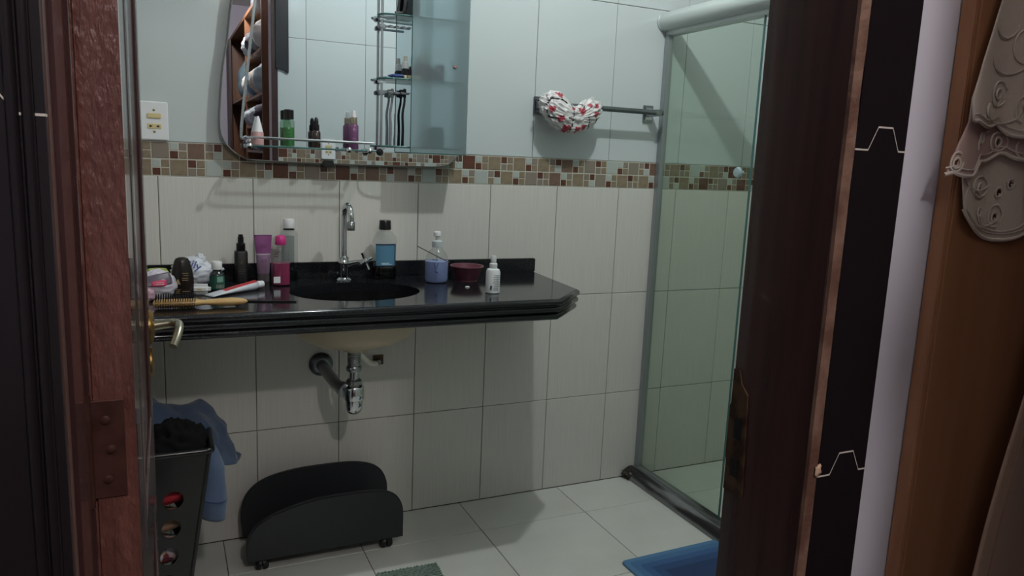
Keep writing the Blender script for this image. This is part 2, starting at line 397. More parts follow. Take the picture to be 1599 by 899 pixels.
# casing boards with the little interlocking notch profile of their joints
def notch(x0, x1, z, flip=False):
    w_ = x1-x0
    pts = [(0, 0), (.25, 0), (.41, .022), (.70, .022), (.86, 0), (1, 0)]
    return [(x0+a*w_, z+h) for a, h in pts]
def casing(t, x0, x1, y0, y1, joints, ztop, ridge=None, edge=None):
    zs = [None]+joints+[None]
    for i in range(len(zs)-1):
        lo = [(x0, 0), (x1, 0)] if zs[i] is None else notch(x0, x1, zs[i]+.0008)
        hi = [(x0, ztop), (x1, ztop)] if zs[i+1] is None else notch(x0, x1, zs[i+1]-.0008)
        prism('casing_board', lo+hi[::-1], 'y', y0, y1, BLACKP, t)
    for z in joints:
        a = notch(x0, x1, z-.0008); b = notch(x0, x1, z+.0008)
        prism('chipped_joint', a+b[::-1], 'y', y0-.0002, y1, CHIPW, t)
t4 = struct(empty('trim_4'))          # right casing, bedroom side
casing(t4, .612, .680, -2.164, YD, [.425, .755, 1.083, 1.413, 1.743], DZ+.07)
V = []; F = []
zz = [i*.02 for i in range(108)]
for i, z in enumerate(zz):
    j1 = .6028+.0012*noise.noise(Vector((0, 3, z*9))); j2 = .6118+.0022*noise.noise(Vector((7, 1, z*14)))
    V += [(j1, YD, z), (j1, -2.1605, z), (j2, -2.1635, z), (j2, YD, z)]
for i in range(len(zz)-1):
    for q in range(4): F.append((i*4+q, i*4+(q+1) % 4, (i+1)*4+(q+1) % 4, (i+1)*4+q))
obj('chipped_edge', V, F, CHIP, t4)
V = []; F = []
blob('flaked_putty', (.004, .002, .006), mat('peach_putty', (206, 172, 150), .8), t4, (.612, -2.1640, 1.090), .8, 4, 14, 10)
t5 = struct(empty('trim_5'))          # left casing, bedroom side, with rounded beads
casing(t5, -.150, -.0475, -2.164, YD, [.425, .755, 1.075, 1.404, 1.733], DZ+.07)
for xx, r in ((-.056, .0035), (-.064, .0035), (-.140, .004)):
    tube('casing_bead', [(xx, -2.1645, 0), (xx, -2.1645, DZ+.07)], r, BLACKP, t5, 12)
t6 = struct(empty('trim_6'))          # bathroom-side casing, lower piece missing
prism('casing_board', notch(.628, .699, 1.822)[0:0]+[(.628, 1.855), (.645, 1.848), (.672, 1.842), (.686, 1.832), (.697, 1.828), (.699, 1.84), (.699, DZ+.07), (.628, DZ+.07)], 'y', YF, YF+.014, BLACKP, t6)
box('casing_board', -.13, -.0447, YF, YF+.012, 0, DZ+.01, DARKWOOD, t6, .002, 1)
prism('head_casing', [(-.13, DZ+.01), (.628, DZ+.01), (.628, DZ+.07), (-.13, DZ+.07)], 'y', YF, YF+.014, BLACKP, t6)

# ------------------------------------------------------------------ door leaf, standing open into the bathroom
door = struct(empty('door_1'))
LX0, LX1, LY0, LY1 = -.0445, -.0125, -2.032, -1.395
box('door_leaf', LX0+.004, LX1-.004, LY0, LY1, .01, DZ-.01, DARKWOOD, door)
box('hinge_edge', LX0, LX1, LY0-.003, LY0+.02, .01, DZ-.01, REDWOOD, door, .0025, 2)
box('lock_edge', LX0, LX1, LY1-.02, LY1+.001, .01, DZ-.01, DARKWOOD, door, .002, 2)
for sx, nm in ((LX1-.004, 'face'), (LX0, 'rear')):
    for a, b in ((LY0+.018, LY0+.105), (LY1-.105, LY1-.018)):
        box('stile', sx, sx+.004, a, b, .01, DZ-.01, DARKWOOD, door, .001, 1)
    for z0, z1 in ((.01, .2), (.86, 1.0), (1.9, DZ-.01)):
        box('rail', sx, sx+.004, LY0+.105, LY1-.105, z0, z1, DARKWOOD, door, .001, 1)
for yy in (LY0+.112, LY0+.13, LY1-.13, LY1-.112):
    for z0, z1 in ((.2, .86), (1.0, 1.9)):
        tube('panel_moulding', [(LX1-.004, yy, z0), (LX1-.004, yy, z1)], .0052, DARKWOOD, door, 10)
hg = empty('hinge'); hg.parent = door
box('hinge_plate', -.0472, -.0205, LY0-.0045, LY0-.0028, 1.106, 1.188, OLDMETAL, hg, .0006, 1)
for z in (1.172, 1.147, 1.122):
    lathe('screw', [(.0036, 0), (.0036, .0008), (.0022, .0014), (0, .0014)], OLDMETAL, hg, (-.034+(.003 if z == 1.147 else 0), LY0-.0045, z), 14).rotation_euler = (pi/2, 0, 0)
tube('hinge_pin', [(-.0475, LY0-.006, 1.1), (-.0475, LY0-.006, 1.194)], .004, OLDMETAL, hg, 10)
hd = empty('door_handle'); hd.parent = door
HY = -1.455
o = lathe('rose', [(.026, 0), (.026, .003), (.022, .006), (.012, .008), (0, .008)], BRASS, hd, (LX1, HY, 1.118), 28); o.rotation_euler = (0, pi/2, 0)
o = lathe('key_rose', [(.024, 0), (.024, .003), (.018, .005), (0, .005)], BRASS, hd, (LX1, HY, 1.063), 28); o.rotation_euler = (0, pi/2, 0)
LEV = mat('brushed_lever', (150, 146, 128), .3, metal=.9)
tube('lever', [(LX1+.004, HY, 1.119), (.008, HY, 1.121), (.0215, HY-.002, 1.1225), (.0285, HY-.010, 1.122), (.0285, HY-.028, 1.118), (.0245, HY-.044, 1.108), (.0195, HY-.055, 1.099)], [.0075, .006], LEV, hd, 14, smooth=5)

# ------------------------------------------------------------------ shower enclosure
sh = empty('shower_enclosure', (1.93, 0, 0), 'clear glass shower screen under a thick white aluminium header rail', 'shower screen')
SY1 = YF+.0
tube('header_rail', [(-.02, -.001, 1.972), (-.02, SY1+.004, 1.972)], .036, ALU, sh, 28)
box('header_channel', -.012, .03, SY1+.004, -.001, 1.918, 1.945, ALU, sh, .003)
lathe('rail_end_cap', [(.038, 0), (.038, .008), (.034, .012), (0, .012)], ALU, sh, (-.02, -.001, 1.972), 28).rotation_euler = (pi/2, 0, 0)
box('wall_profile', -.014, .012, -.03, -.001, .035, 1.92, mat('grey_aluminium', (150, 156, 158), .3, metal=.6), sh, .002)
SIL = mat('stained_sill', (118, 120, 122), .35, bump=(25, .6), var=(11, (2.2, .22, 2.6), (26, 25, 26), .42, .56), coat=.2)
tube('bottom_sill', [(-.03, -.001, .012), (-.03, SY1+.004, .012)], .036, SIL, sh, 20)
box('sill_channel', -.012, .02, SY1+.004, -.001, .01, .05, SIL, sh, .003)
MOLD = mat('black_mould_grime', (46, 40, 38), .9, bump=(120, 1), var=(60, (1, 1, 1), (120, 112, 104), .5, .75))
tag(blob('corner_grime', (.04, .035, .022), MOLD, sh, (-.042, -.028, .022), .5, 5, 20, 12, flat=-.02), 'black mouldy grime at the sill end')
box('fixed_pane', -.004, .004, -.565, -.022, .045, 1.925, GL_SHOWER, sh)
box('pane_edge', -.0042, .0042, -.5675, -.565, .045, 1.925, GL_EDGE, sh)
box('sliding_pane', .016, .023, -1.15, -.60, .045, 1.925, GL_SHOWER, sh)
box('sliding_pane_edge', .0158, .0232, -.60, -.5975, .045, 1.925, GL_EDGE, sh)
k_ = empty('pane_knob', (-.004, -.52, 1.378)); k_.parent = sh
lathe('knob_stem', [(.006, 0), (.006, .01), (.016, .016), (.02, .024), (.016, .032), (0, .034)], mat('clear_knob', (170, 190, 195), .15, trans=.3), sh, (-.004, -.53, 1.378), 24).rotation_euler = (0, -pi/2, 0)
bpy.data.objects.remove(k_)

# ------------------------------------------------------------------ vanity
CZ = .95
vt = empty('vanity_countertop', (0, 0, 0), 'long black granite washbasin countertop with a triple rounded edge', 'countertop')
path = [(XL, -.575), (1.178, -.583), (1.334, -.427), (1.364, -.0005)]   # front then chamfer then right end
def offpath(d):
    L = []
    for (ax, ay), (bx, by) in zip(path[:-1], path[1:]):
        tx, ty = bx-ax, by-ay; l = sqrt(tx*tx+ty*ty); nx, ny = ty/l, -tx/l
        L.append(((ax+nx*d, ay+ny*d), (tx/l, ty/l)))
    out = [(XL, L[0][0][1])]
    for (p, t), (q, u) in zip(L[:-1], L[1:]):
        den = t[0]*u[1]-t[1]*u[0]; s = ((q[0]-p[0])*u[1]-(q[1]-p[1])*u[0])/den
        out.append((p[0]+t[0]*s, p[1]+t[1]*s))
    p, t = L[-1]; s = (-.0005-p[1])/t[1]; out.append((p[0]+t[0]*s, -.0005)); return out
prof = []
rr_ = .0115
prof.append((-.01, CZ))
for i in range(3):
    zc = CZ-rr_-i*(2*rr_+.0008); xo = (0, -.004, -.009)[i]
    for k in range(9):
        a = pi/2-pi*k/8; prof.append((xo-rr_+cos(a)*rr_, zc+sin(a)*rr_))
    prof.append((xo-rr_-.003, zc-rr_-.0004))
zbot = prof[-1][1]
prof.append((-.06, zbot)); prof.append((-.06, CZ-.03))
V = []; F = []
for d, z in prof: V += [(x, y, z) for x, y in offpath(d)]
n = len(path)
for i in range(len(prof)-1):
    for k in range(n-1): F.append((i*n+k, i*n+k+1, (i+1)*n+k+1, (i+1)*n+k))
autosmooth(obj('rolled_edge', V, F, GRANITE, vt), 50)
BC = (.571, -.305); BA, BB = .208, .171
def slab(z0, z1):
    bm = bmesh.new(); op = [(XL, -.0005)]+offpath(-.0099)
    E_ = []
    def loop(P):
        vs = [bm.verts.new((x, y, z1)) for x, y in P]
        return [bm.edges.new((vs[i], vs[(i+1) % len(vs)])) for i in range(len(vs))]
    E_ += loop(op); E_ += loop([(BC[0]+BA*cos(2*pi*i/64), BC[1]+BB*sin(2*pi*i/64)) for i in range(64)])
    bmesh.ops.triangle_fill(bm, edges=E_, use_beauty=True)
    r = bmesh.ops.extrude_face_region(bm, geom=bm.faces[:])
    for v in [g for g in r['geom'] if isinstance(g, bmesh.types.BMVert)]: v.co.z = z0
    return from_bm('slab', bm, GRANITE, vt)
slab(CZ-.03, CZ)
box('backsplash', XL, 1.358, -.021, -.0005, CZ, CZ+.055, GRANITE, vt, .003)
box('wall_apron', XL, 1.33, -.02, -.0005, CZ-.065, CZ-.03, GRANITE, vt)
ba = empty('washbasin', (BC[0], BC[1], 0), 'oval undermounted washbasin with dark inside and beige underside', 'washbasin')
bp = [(1.0, CZ-.03), (.98, CZ-.06), (.93, CZ-.10), (.82, CZ-.135), (.6, CZ-.16), (.3, CZ-.172), (.1, CZ-.175)]
lathe('bowl', [(r*.2, z) for r, z in bp], BASIN_IN, ba, seg=56, sx=BA/.2, sy=BB/.2, caps=False)
bo = [(1.12, CZ-.0305), (1.12, CZ-.045), (1.06, CZ-.07), (1.0, CZ-.105), (.86, CZ-.145), (.62, CZ-.171), (.32, CZ-.184), (.2, CZ-.186), (.19, CZ-.198), (.12, CZ-.198)]
lathe('underside', [(r*.2, z) for r, z in bo], BASIN_OUT, ba, seg=56, sx=BA/.2, sy=BB/.2, caps=False)
lathe('drain_fitting', [(.0, CZ-.178), (.03, CZ-.178), (.032, CZ-.172), (.02, CZ-.170), (0, CZ-.1705)], CHROME, ba, seg=24)
# bottle trap
TX, TY = .567, -.30
tr = empty('bottle_trap', (TX, TY, 0), 'chrome bottle trap with waste pipe running back into the wall', 'drain trap')
lathe('threaded_tail', [(.021, .700), (.021, .758), (.026, .758), (.026, .764)], CHROME_D, tr, seg=24)
for z in (.712, .72, .728, .736): lathe('thread', [(.021, z), (.0222, z+.002), (.021, z+.004)], CHROME_D, tr, seg=24, caps=False)
lathe('upper_nut', [(.024, .682), (.026, .685), (.026, .697), (.023, .701)], CHROME_D, tr, seg=8)
lathe('neck', [(.0165, .655), (.0165, .684)], CHROME, tr, seg=24)
lathe('lower_nut', [(.018, .632), (.025, .635), (.025, .65), (.019, .656)], CHROME_D, tr, seg=24)
lathe('trap_body', [(.026, .584), (.033, .586), (.034, .59), (.034, .622), (.031, .632), (.024, .638)], CHROME, tr, seg=32)
lathe('trap_cup', [(.0, .535), (.014, .536), (.022, .541), (.0275, .552), (.029, .565), (.029, .584)], CHROME, tr, seg=32)
tube('waste_pipe', [(-.028, .002, .618), (-.045, .05, .620), (-.052, .29, .628)], .0205, CHROME_D, tr, 20)
tube('pipe_collar', [(-.026, -.004, .617), (-.034, .02, .618)], .0255, CHROME_D, tr, 20)
fl = lathe('wall_flange', [(.043, 0), (.043, .006), (.036, .012), (.026, .02), (.022, .02)], CHROME_B, tr, (-.052, .299, .629), 28); fl.rotation_euler = (pi/2, 0, 0)
# water supply
su = empty('supply_hose', (.735, 0, .63), 'white flexible supply hose running to a cut-out in the wall tile', 'hose')
WHOSE = mat('braided_hose', (226, 224, 212), .5, bump=(400, .5))
tube('hose', [(-.125, -.20, .13), (-.122, -.15, .085), (-.088, -.10, .040), (-.052, -.055, .006), (-.022, -.016, -.010), (-.008, -.006, -.006)], .0105, WHOSE, su, 12, smooth=6)
box('cut_tile_hole', -.028, .012, -.0025, -.0005, -.020, .018, mat('dark_hole', (92, 76, 58), .9), su, .001, 1)
lathe('hose_nut', [(.011, 0), (.011, .018), (.008, .02)], CHROME_B, su, (-.010, -.002, -.006), 6).rotation_euler = (pi/2, 0, 0)
# faucet
fa = empty('faucet', (.577, -.095, CZ), 'tall chrome swan-neck faucet with a cross handle behind the basin', 'faucet')
lathe('base_flange', [(.028, 0), (.028, .004), (.02, .011), (.017, .012)], CHROME, fa, seg=28)
lathe('body', [(.0165, .01), (.0165, .052), (.0185, .055), (.0185, .068), (.0165, .071), (.0165, .082), (.011, .088)], CHROME, fa, seg=28)
tube('spout', [(0, 0, .085), (0, 0, .16), (0, 0, .226), (.001, -.012, .252), (.003, -.036, .264), (.006, -.058, .254), (.008, -.069, .232), (.008, -.069, .205)], .0098, CHROME, fa, 18, smooth=8)
lathe('aerator', [(.0125, 0), (.0135, .003), (.0135, .026), (.011, .029)], CHROME_D, fa, (.008, -.069, .182), 24)
hx = empty('cross_handle', (.0, 0, .058)); hx.parent = fa
tube('valve_stem', [(.012, -.005, 0), (.034, -.014, .006), (.062, -.025, .012)], [.011, .0075], CHROME, hx, 16)
cxp = Vector((.068, -.0275, .013)); ax = Vector((.5, -.84, .2)).normalized(); u1 = Vector((.2, .1, 1)); u1 = (u1-ax*u1.dot(ax)).normalized(); u2 = ax.cross(u1)
lathe('hub', [(.009, -.008), (.011, 0), (.009, .008), (0, .011)], CHROME, hx, tuple(cxp), 16).rotation_euler = ax.to_track_quat('Z', 'Y').to_euler()
for a in (.5, .5+pi/2, .5+pi, .5+1.5*pi):
    dd = u1*cos(a)+u2*sin(a); tube('cross_arm', [cxp+dd*.004, cxp+dd*.021, cxp+dd*.031], [.0048, .0068], CHROME, hx, 12)

# ------------------------------------------------------------------ mirror with shelves and frosted door
mc = empty('mirror_cabinet', (0, 0, 0), 'frameless wall mirror with glass shelves, chrome rails and frosted glass door', 'mirror')
out = [(.30, 2.12), (.262, 2.0), (.232, 1.85), (.218, 1.736), (.203, 1.65), (.192, 1.539), (.189, 1.451), (.201, 1.41), (.223, 1.383), (.256, 1.361), (.30, 1.353), (.525, 1.350), (.826, 1.3505), (.936, 1.353), (.98, 1.366), (1.007, 1.395), (1.012, 1.43), (1.012, 2.12)]
oc = [(p.x, p.y) for p in catmull([(a, b, 0) for a, b in out], 4)]
prism('mirror_panel', oc, 'y', -.036, -.032, [MIRROR], mc)
def inset(P, d):
    cx = sum(p[0] for p in P)/len(P); cz = sum(p[1] for p in P)/len(P); o_ = []
    for x, z in P:
        v = Vector((x-cx, z-cz)); v = v*(1-d/v.length); o_.append((cx+v.x, cz+v.y))
    return o_
prism('backing_board', inset(oc, .012), 'y', -.0318, -.0015, BACKB, mc)
tube('mirror_edge', [(x, -.034, z) for x, z in oc], .0026, MIRROR_EDGE, mc, 8)
rod = [(.335, -.052, 2.1), (.302, -.052, 1.856), (.254, -.052, 1.46), (.2655, -.056, 1.428), (.285, -.075, 1.426), (.30, -.115, 1.426), (.33, -.125, 1.425)]
tube('chrome_rod', catmull(rod, 4), .0035, CHROME, mc, 10)
shf = empty('lower_shelf'); shf.parent = mc
prism('glass_plate', [(.262, -.037), (.262, -.09), (.275, -.12), (.30, -.128), (.69, -.128), (.69, -.037)], 'z', 1.3955, 1.4015, GL_SHELF, shf)
tube('plate_edge', [(.262, -.09, 1.3985), (.275, -.12, 1.3985), (.30, -.129, 1.3985), (.69, -.129, 1.3985)], .003, GL_EDGE, shf, 8)
tube('front_rail', [(.30, -.122, 1.426), (.672, -.122, 1.4245)], .0038, CHROME, shf, 10)
tube('upper_rail', [(.30, -.058, 1.424), (.678, -.058, 1.4235)], .003, CHROME, shf, 10)
for xx in (.268, .585, .655):
    tube('standoff', [(xx, -.037, 1.3985), (xx, -.09, 1.3985)], .0065, CHROME, shf, 14)
    lathe('standoff_cap', [(.009, 0), (.009, .006), (0, .012)], CHROME, shf, (xx, -.128, 1.398), 16).rotation_euler = (pi/2, 0, 0)
lathe('end_knob', [(.011, 0), (.012, .008), (.008, .014), (0, .015)], BLACKGL, shf, (.688, -.13, 1.3955), 20).rotation_euler = (pi/2, 0, 0)
box('bottom_clip', .515, .552, -.045, -.033, 1.338, 1.36, BLACKPL, mc, .003)
SHZ = (1.417, 1.645, 1.853)
for zz_ in SHZ:
    ts = empty('tower_shelf'); ts.parent = mc
    P = [(.70, -.037), (.692, -.075), (.705, -.102), (.74, -.116), (.80, -.12), (.985, -.12), (.985, -.037)]
    PC = [(.70, -.037)]+[(p.x, p.y) for p in catmull([(a, b, 0) for a, b in P[1:5]], 5)]+P[5:]
    prism('glass_plate', PC, 'z', zz_-.003, zz_+.003, GL_SHELF, ts)
    tube('plate_edge', [(x, y-.0005, zz_) for x, y in PC[1:-1]], .0033, GL_EDGE, ts, 8)
    box('post_clamp', .699, .723, -.074, -.050, zz_-.014, zz_-.003, CHROME, ts, .002)
tube('tower_post', [(.711, -.062, 1.40), (.711, -.062, 2.1)], .0045, CHROME, mc, 12)
for zz_ in (1.600, 1.818):
    th_ = empty('toothbrush_holder'); th_.parent = mc
    box('clamp', .700, .722, -.074, -.050, zz_-.007, zz_+.007, CHROME_D, th_, .002)
    box('bar', .72, .806, -.078, -.07, zz_-.0035, zz_+.0035, CHROME_D, th_, .001, 1)
    for q in range(4):
        tube('hook', [(.729+q*.022, -.078, zz_), (.729+q*.022, -.092, zz_+.001), (.739+q*.022, -.092, zz_+.001)], .0022, CHROME_D, th_, 8)
fd = empty('frosted_door'); fd.parent = mc
fp_ = box('frosted_pane', .797, 1.003, -.136, -.130, 1.40, 2.10, FROST, fd); fp_.data.materials.append(GL_BACK)
for f in fp_.data.polygons: f.material_index = 0 if f.normal.y < -.5 else 1
box('pane_edge', .7955, .797, -.1365, -.1295, 1.40, 2.10, GL_EDGE, fd)
sp_ = box('side_pane', .997, 1.003, -.130, -.037, 1.40, 2.10, FROST, fd); sp_.data.materials.append(GL_BACK)
for f in sp_.data.polygons: f.material_index = 0 if f.normal.x > .5 else 1
box('inner_divider', .868, .873, -.120, -.037, 1.42, 2.10, GL_SHELF, fd)
box('door_bottom_strip', .797, 1.003, -.137, -.13, 1.3965, 1.40, GL_EDGE, fd)
lathe('door_knob', [(.0065, 0), (.0075, .004), (.004, .008), (0, .008)], mat('pink_steel_knob', (176, 140, 140), .3, metal=.6), fd, (.95, -.136, 1.698), 20).rotation_euler = (pi/2, 0, 0)

# ------------------------------------------------------------------ bottles and small things
def bottle(name, loc, label, cat, body, bmat, parts, group=None, rz=0, sx=1, sy=1, sup=None, seg=32):
    t = empty(name, loc, label, cat, group, rz=rz)
    lathe('body', body, bmat, t, seg=seg, sx=sx, sy=sy, sup=sup)
    for nm, pr_, m_, kw in parts: lathe(nm, pr_, m_, t, seg=kw.pop('seg', 28), **kw)
    return t
def lab(name, t, r, z0, z1, m, a=-pi/2, half=1.0, sx=1, sy=1, sup=None):
    return lathe(name, [(r, z0), (r, z1)], m, t, seg=20, a0=a-half, a1=a+half, sx=sx, sy=sy, caps=False, sup=sup)
def lines(t, x0, x1, y, zs, m, h=.0016, name='print_line'):
    V = []; F = []
    for z in zs:
        a, b = x0+random.uniform(0, .2)*(x1-x0), x1-random.uniform(0, .25)*(x1-x0); k = len(V)
        V += [(a, y, z), (b, y, z), (b, y, z+h), (a, y, z+h)]; F.append((k, k+1, k+2, k+3))
    return tag(obj(name, V, F, m, t), kind='stuff')
GOLD = mat('gold_print', (158, 138, 98), .5); PALE = mat('pale_print', (150, 150, 146), .6)
BROWNB = mat('dark_brown_gloss', (24, 16, 14), .3, coat=.1)
# dark brown bottle standing on its cap
t = bottle('hair_product_bottle', (.058, -.268, CZ), 'dark brown flattened bottle with gold print standing beside the wet wipes', 'bottle',
           [(.026, 0), (.030, .001), (.0315, .03), (.0315, .05), (.0285, .075), (.022, .10), (.017, .110), (.008, .1135), (0, .1135)], BROWNB, [('bottom_cap', [(.0275, -.0), (.0305, .0002), (.0308, .004)], BLACKGL, dict(sy=.6))], sy=.58)
lines(t, -.002, .019, -.0187, [.012, .046, .052, .060, .067], GOLD); lines(t, -.022, -.006, -.0185, [.008, .013, .018], GOLD)
for q in range(1): prism('gold_emblem', [(-.0165, .036), (-.0055, .034), (-.012, .052), (-.0195, .041)], 'y', -.0188, -.0182, GOLD, t)
# small dark medicine bottle
GREENL = mat('dark_green_label', (32, 78, 66), .5); DKGL = mat('dark_bottle_glass', (24, 34, 38), .12, coat=.5)
t = bottle('medicine_bottle', (.158, -.205, CZ), 'small dark bottle with white screw cap and green label', 'bottle',
           [(.020, 0), (.0225, .002), (.0225, .046), (.020, .054), (.0135, .061), (.0135, .066)], DKGL,
           [('screw_cap', [(.0155, .066), (.016, .067), (.016, .088), (.0145, .0905), (0, .0905)], WHITEPL, {})])
lab('paper_label', t, .0228, .006, .047, GREENL, half=1.35)
lab('label_panel', t, .0230, .028, .045, mat('label_pale_green', (110, 150, 140), .5), half=.45, a=-pi/2+.4)
text('label_number', '080', .016, PALE, t, (.007, -.0232, .014))
# soap box
t = empty('floss_case', (.108, -.252, CZ), 'small white rounded plastic case lying beside the brown bottle', 'case', rz=-.25)
box('case_body', -.029, .029, -.015, .015, .0, .028, WHITEPL, t, .009, 5); box('case_latch', -.006, .006, -.0154, -.0145, .010, .016, CREAMPL, t)
# black spray
t = bottle('spray_bottle', (.243, -.055, CZ), 'matte black spray bottle standing against the backsplash behind the toothpaste', 'bottle',
           [(.019, 0), (.021, .002), (.021, .098), (.019, .103), (.011, .105)], BLACKPL,
           [('collar', [(.0135, .104), (.0145, .106), (.0145, .128), (.012, .13)], BLACKGL, {}), ('pump_head', [(.0095, .13), (.0095, .150), (.0075, .1515), (.0075, .158), (0, .159)], BLACKGL, {})], sup=4, seg=40)
lines(t, -.012, .012, -.0213, [.03, .036, .042], mat('grey_print', (72, 68, 66), .6)); prism('emblem', [(-.006, .062), (.005, .062), (.002, .076), (-.002, .072)], 'y', -.0214, -.021, mat('olive_print', (70, 62, 44), .6), t)
# purple tube standing on its cap
PUR = mat('purple_tube', (122, 66, 114), .3, coat=.3); PURL = mat('lilac_tube', (130, 102, 128), .3)
t = empty('cream_tube', (.312, -.072, CZ), 'purple squeeze tube standing on its translucent cap', 'tube')
def tubebody(name, z0, z1, m, H=.158, zb=.03, r=.0195):
    V = []; F = []; n = 28; K = 10
    for j in range(K+1):
        z = z0+(z1-z0)*j/K; f = max(0, (z-zb)/(H-zb)); a = r+(.0285-r)*f; b = r*(1-f)+.0016*f
        for i in range(n): V.append((a*cos(2*pi*i/n), b*sin(2*pi*i/n), z))
    for j in range(K):
        for i in range(n): F.append((j*n+i, j*n+(i+1) % n, (j+1)*n+(i+1) % n, (j+1)*n+i))
    F.append(tuple(K*n+i for i in range(n))); return autosmooth(obj(name, V, F, m, t), 50)
tubebody('lower_body', .03, .092, PURL); tubebody('silver_band', .092, .096, mat('silver_band', (170, 160, 172), .3)); tubebody('upper_body', .096, .154, PUR); tubebody('crimp', .154, .158, mat('purple_crimp', (100, 44, 96), .35))
lathe('cap', [(.0185, 0), (.0195, .001), (.0195, .03)], mat('hazy_cap', (128, 120, 124), .25, trans=.4), t, seg=28)
lines(t, -.013, .013, -.0125, [.118, .125], mat('lilac_print', (92, 40, 88), .5)); lines(t, -.012, .012, -.0188, [.07, .076], mat('grape_print', (104, 62, 104), .5))
# clear tall bottle with white cap
GRN = glass('green_liquid', (70, 150, 110))
t = bottle('toner_bottle', (.398, -.055, CZ), 'tall clear bottle with white cap and a little green liquid', 'bottle',
           [(.027, 0), (.029, .003), (.029, .160), (.025, .170), (.016, .174), (.016, .18)], GL_CLEAR,
           [('cap', [(.0185, .180), (.019, .181), (.0185, .208), (.0175, .2105), (0, .2105)], WHITEPL, {}), ('liquid', [(.026, .002), (.027, .03), (0, .03)], GRN, {}), ('cap_ring', [(.0165, .173), (.0188, .1735), (.0188, .177)], BLACKPL, {})])
lab('rear_label', t, .0286, .04, .15, glass('sheer_label', (196, 204, 206), .3), a=pi/2, half=.8)
# pink micellar bottle
PKL = mat('pink_liquid', (158, 60, 100), .2, trans=.25, coat=.3); 
t = bottle('micellar_bottle', (.358, -.150, CZ), 'clear bottle half full of pink liquid with a magenta cap', 'bottle',
           [(.027, 0), (.0295, .003), (.0295, .118), (.0275, .124), (.012, .128), (.012, .134)], GL_CLEAR,
           [('liquid', [(.025, .003), (.0275, .005), (.0275, .075), (0, .075)], PKL, dict(sup=3)), ('cap', [(.0165, .134), (.018, .136), (.0175, .156), (.014, .163), (.006, .166), (0, .166)], mat('magenta_cap', (190, 52, 126), .35), {})], sup=3, seg=40)
box('white_sticker', -.027, -.006, -.0302, -.0296, .012, .033, WHITEPL, t)
lines(t, -.026, -.008, -.0299, [.098, .106, .112, .058, .052], mat('wine_print', (118, 34, 74), .5), h=.002)
# toothpaste tube lying down
t = empty('toothpaste_tube', (.21, -.262, CZ), 'white and red toothpaste tube lying on the counter with white cap', 'tube', rz=R(33))
V = []; F = []; n = 24; K = 14; fm = []
for j in range(K+1):
    f = j/K; x = -.098+f*.168; a = .0225*(1-f)+.0165*f; b = .0018*(1-f)+.0155*f**.8
    for i in range(n): V.append((x, a*cos(2*pi*i/n), b+.0005+b*sin(2*pi*i/n)))
for j in range(K):
    for i in range(n):
        F.append((j*n+i, j*n+(i+1) % n, (j+1)*n+(i+1) % n, (j+1)*n+i))
        ang = (i+.5)/n*360; fm.append(1 if (20 < ang < 132 and j > 3) else 0)
F.append(tuple(range(n))); F.append(tuple(K*n+i for i in range(n))); fm += [0, 0]
PASTEW = mat('toothpaste_white', (200, 204, 214), .3)
obj('tube_body', V, F, [PASTEW, mat('toothpaste_red', (172, 38, 48), .3)], t, True, fm=fm)
o = lathe('shoulder', [(.0155, 0), (.012, .006), (.009, .008)], PASTEW, t, (.07, 0, .016), 24); o.rotation_euler = (0, pi/2, 0)
o = lathe('screw_cap', [(.0105, .0), (.0115, .001), (.0105, .022), (0, .022)], WHITEPL, t, (.077, 0, .016), 18); o.rotation_euler = (0, pi/2, 0)
prism('dark_mark', [(-.085, -.006), (-.07, -.010), (-.072, -.003), (-.06, -.004), (-.07, .004)], 'z', .0046, .0052, mat('navy_print', (34, 40, 60), .5), t)
# hairbrush
WOODB = mat('pale_beech', (196, 162, 108), .4, var=(18, (.4, 5, 5), (178, 142, 92), .3, .7))
t = empty('hairbrush', (0, -.468, CZ), 'pale wooden hairbrush with black bristles lying at the counter edge', 'hairbrush', rz=R(-3))
P = [(-.022, .001), (-.018, .010), (-.01, .0135), (.085, .0135), (.095, .010), (.11, .0085), (.15, .012), (.18, .0135), (.205, .011), (.218, .006), (.222, .0005)]
V = []; F = []; n = 18
for x, r in P:
    for i in range(n): V.append((x, r*cos(2*pi*i/n)*1.1, .014+r*sin(2*pi*i/n)*.85))
for j in range(len(P)-1):
    for i in range(n): F.append((j*n+i, j*n+(i+1) % n, (j+1)*n+(i+1) % n, (j+1)*n+i))
F.append(tuple(range(n))); F.append(tuple((len(P)-1)*n+i for i in range(n)))
obj('handle', V, F, WOODB, t, True)
V = []; F = []
for q in range(17):
    for k in range(8):
        a = R(-22+k*26); x = -.013+q*.0061; c_ = Vector((x, 0, .014)); d = Vector((0, -cos(a), sin(a)*.9)); b0 = c_+d*.012; b1 = c_+d*.030
        if b1.z < .001: continue
        s = len(V); e1 = Vector((1, 0, 0)); e2 = d.cross(e1).normalized(); rr = .0015
        for p in (b0, b1):
            for (u, v) in ((1, 0), (-.5, .87), (-.5, -.87)): V.append(p+e1*u*rr+e2*v*rr)
        F += [(s, s+1, s+4, s+3), (s+1, s+2, s+5, s+4), (s+2, s, s+3, s+5), (s+3, s+4, s+5)]
tag(obj('bristles', V, F, BLACKPL, t), kind='stuff')
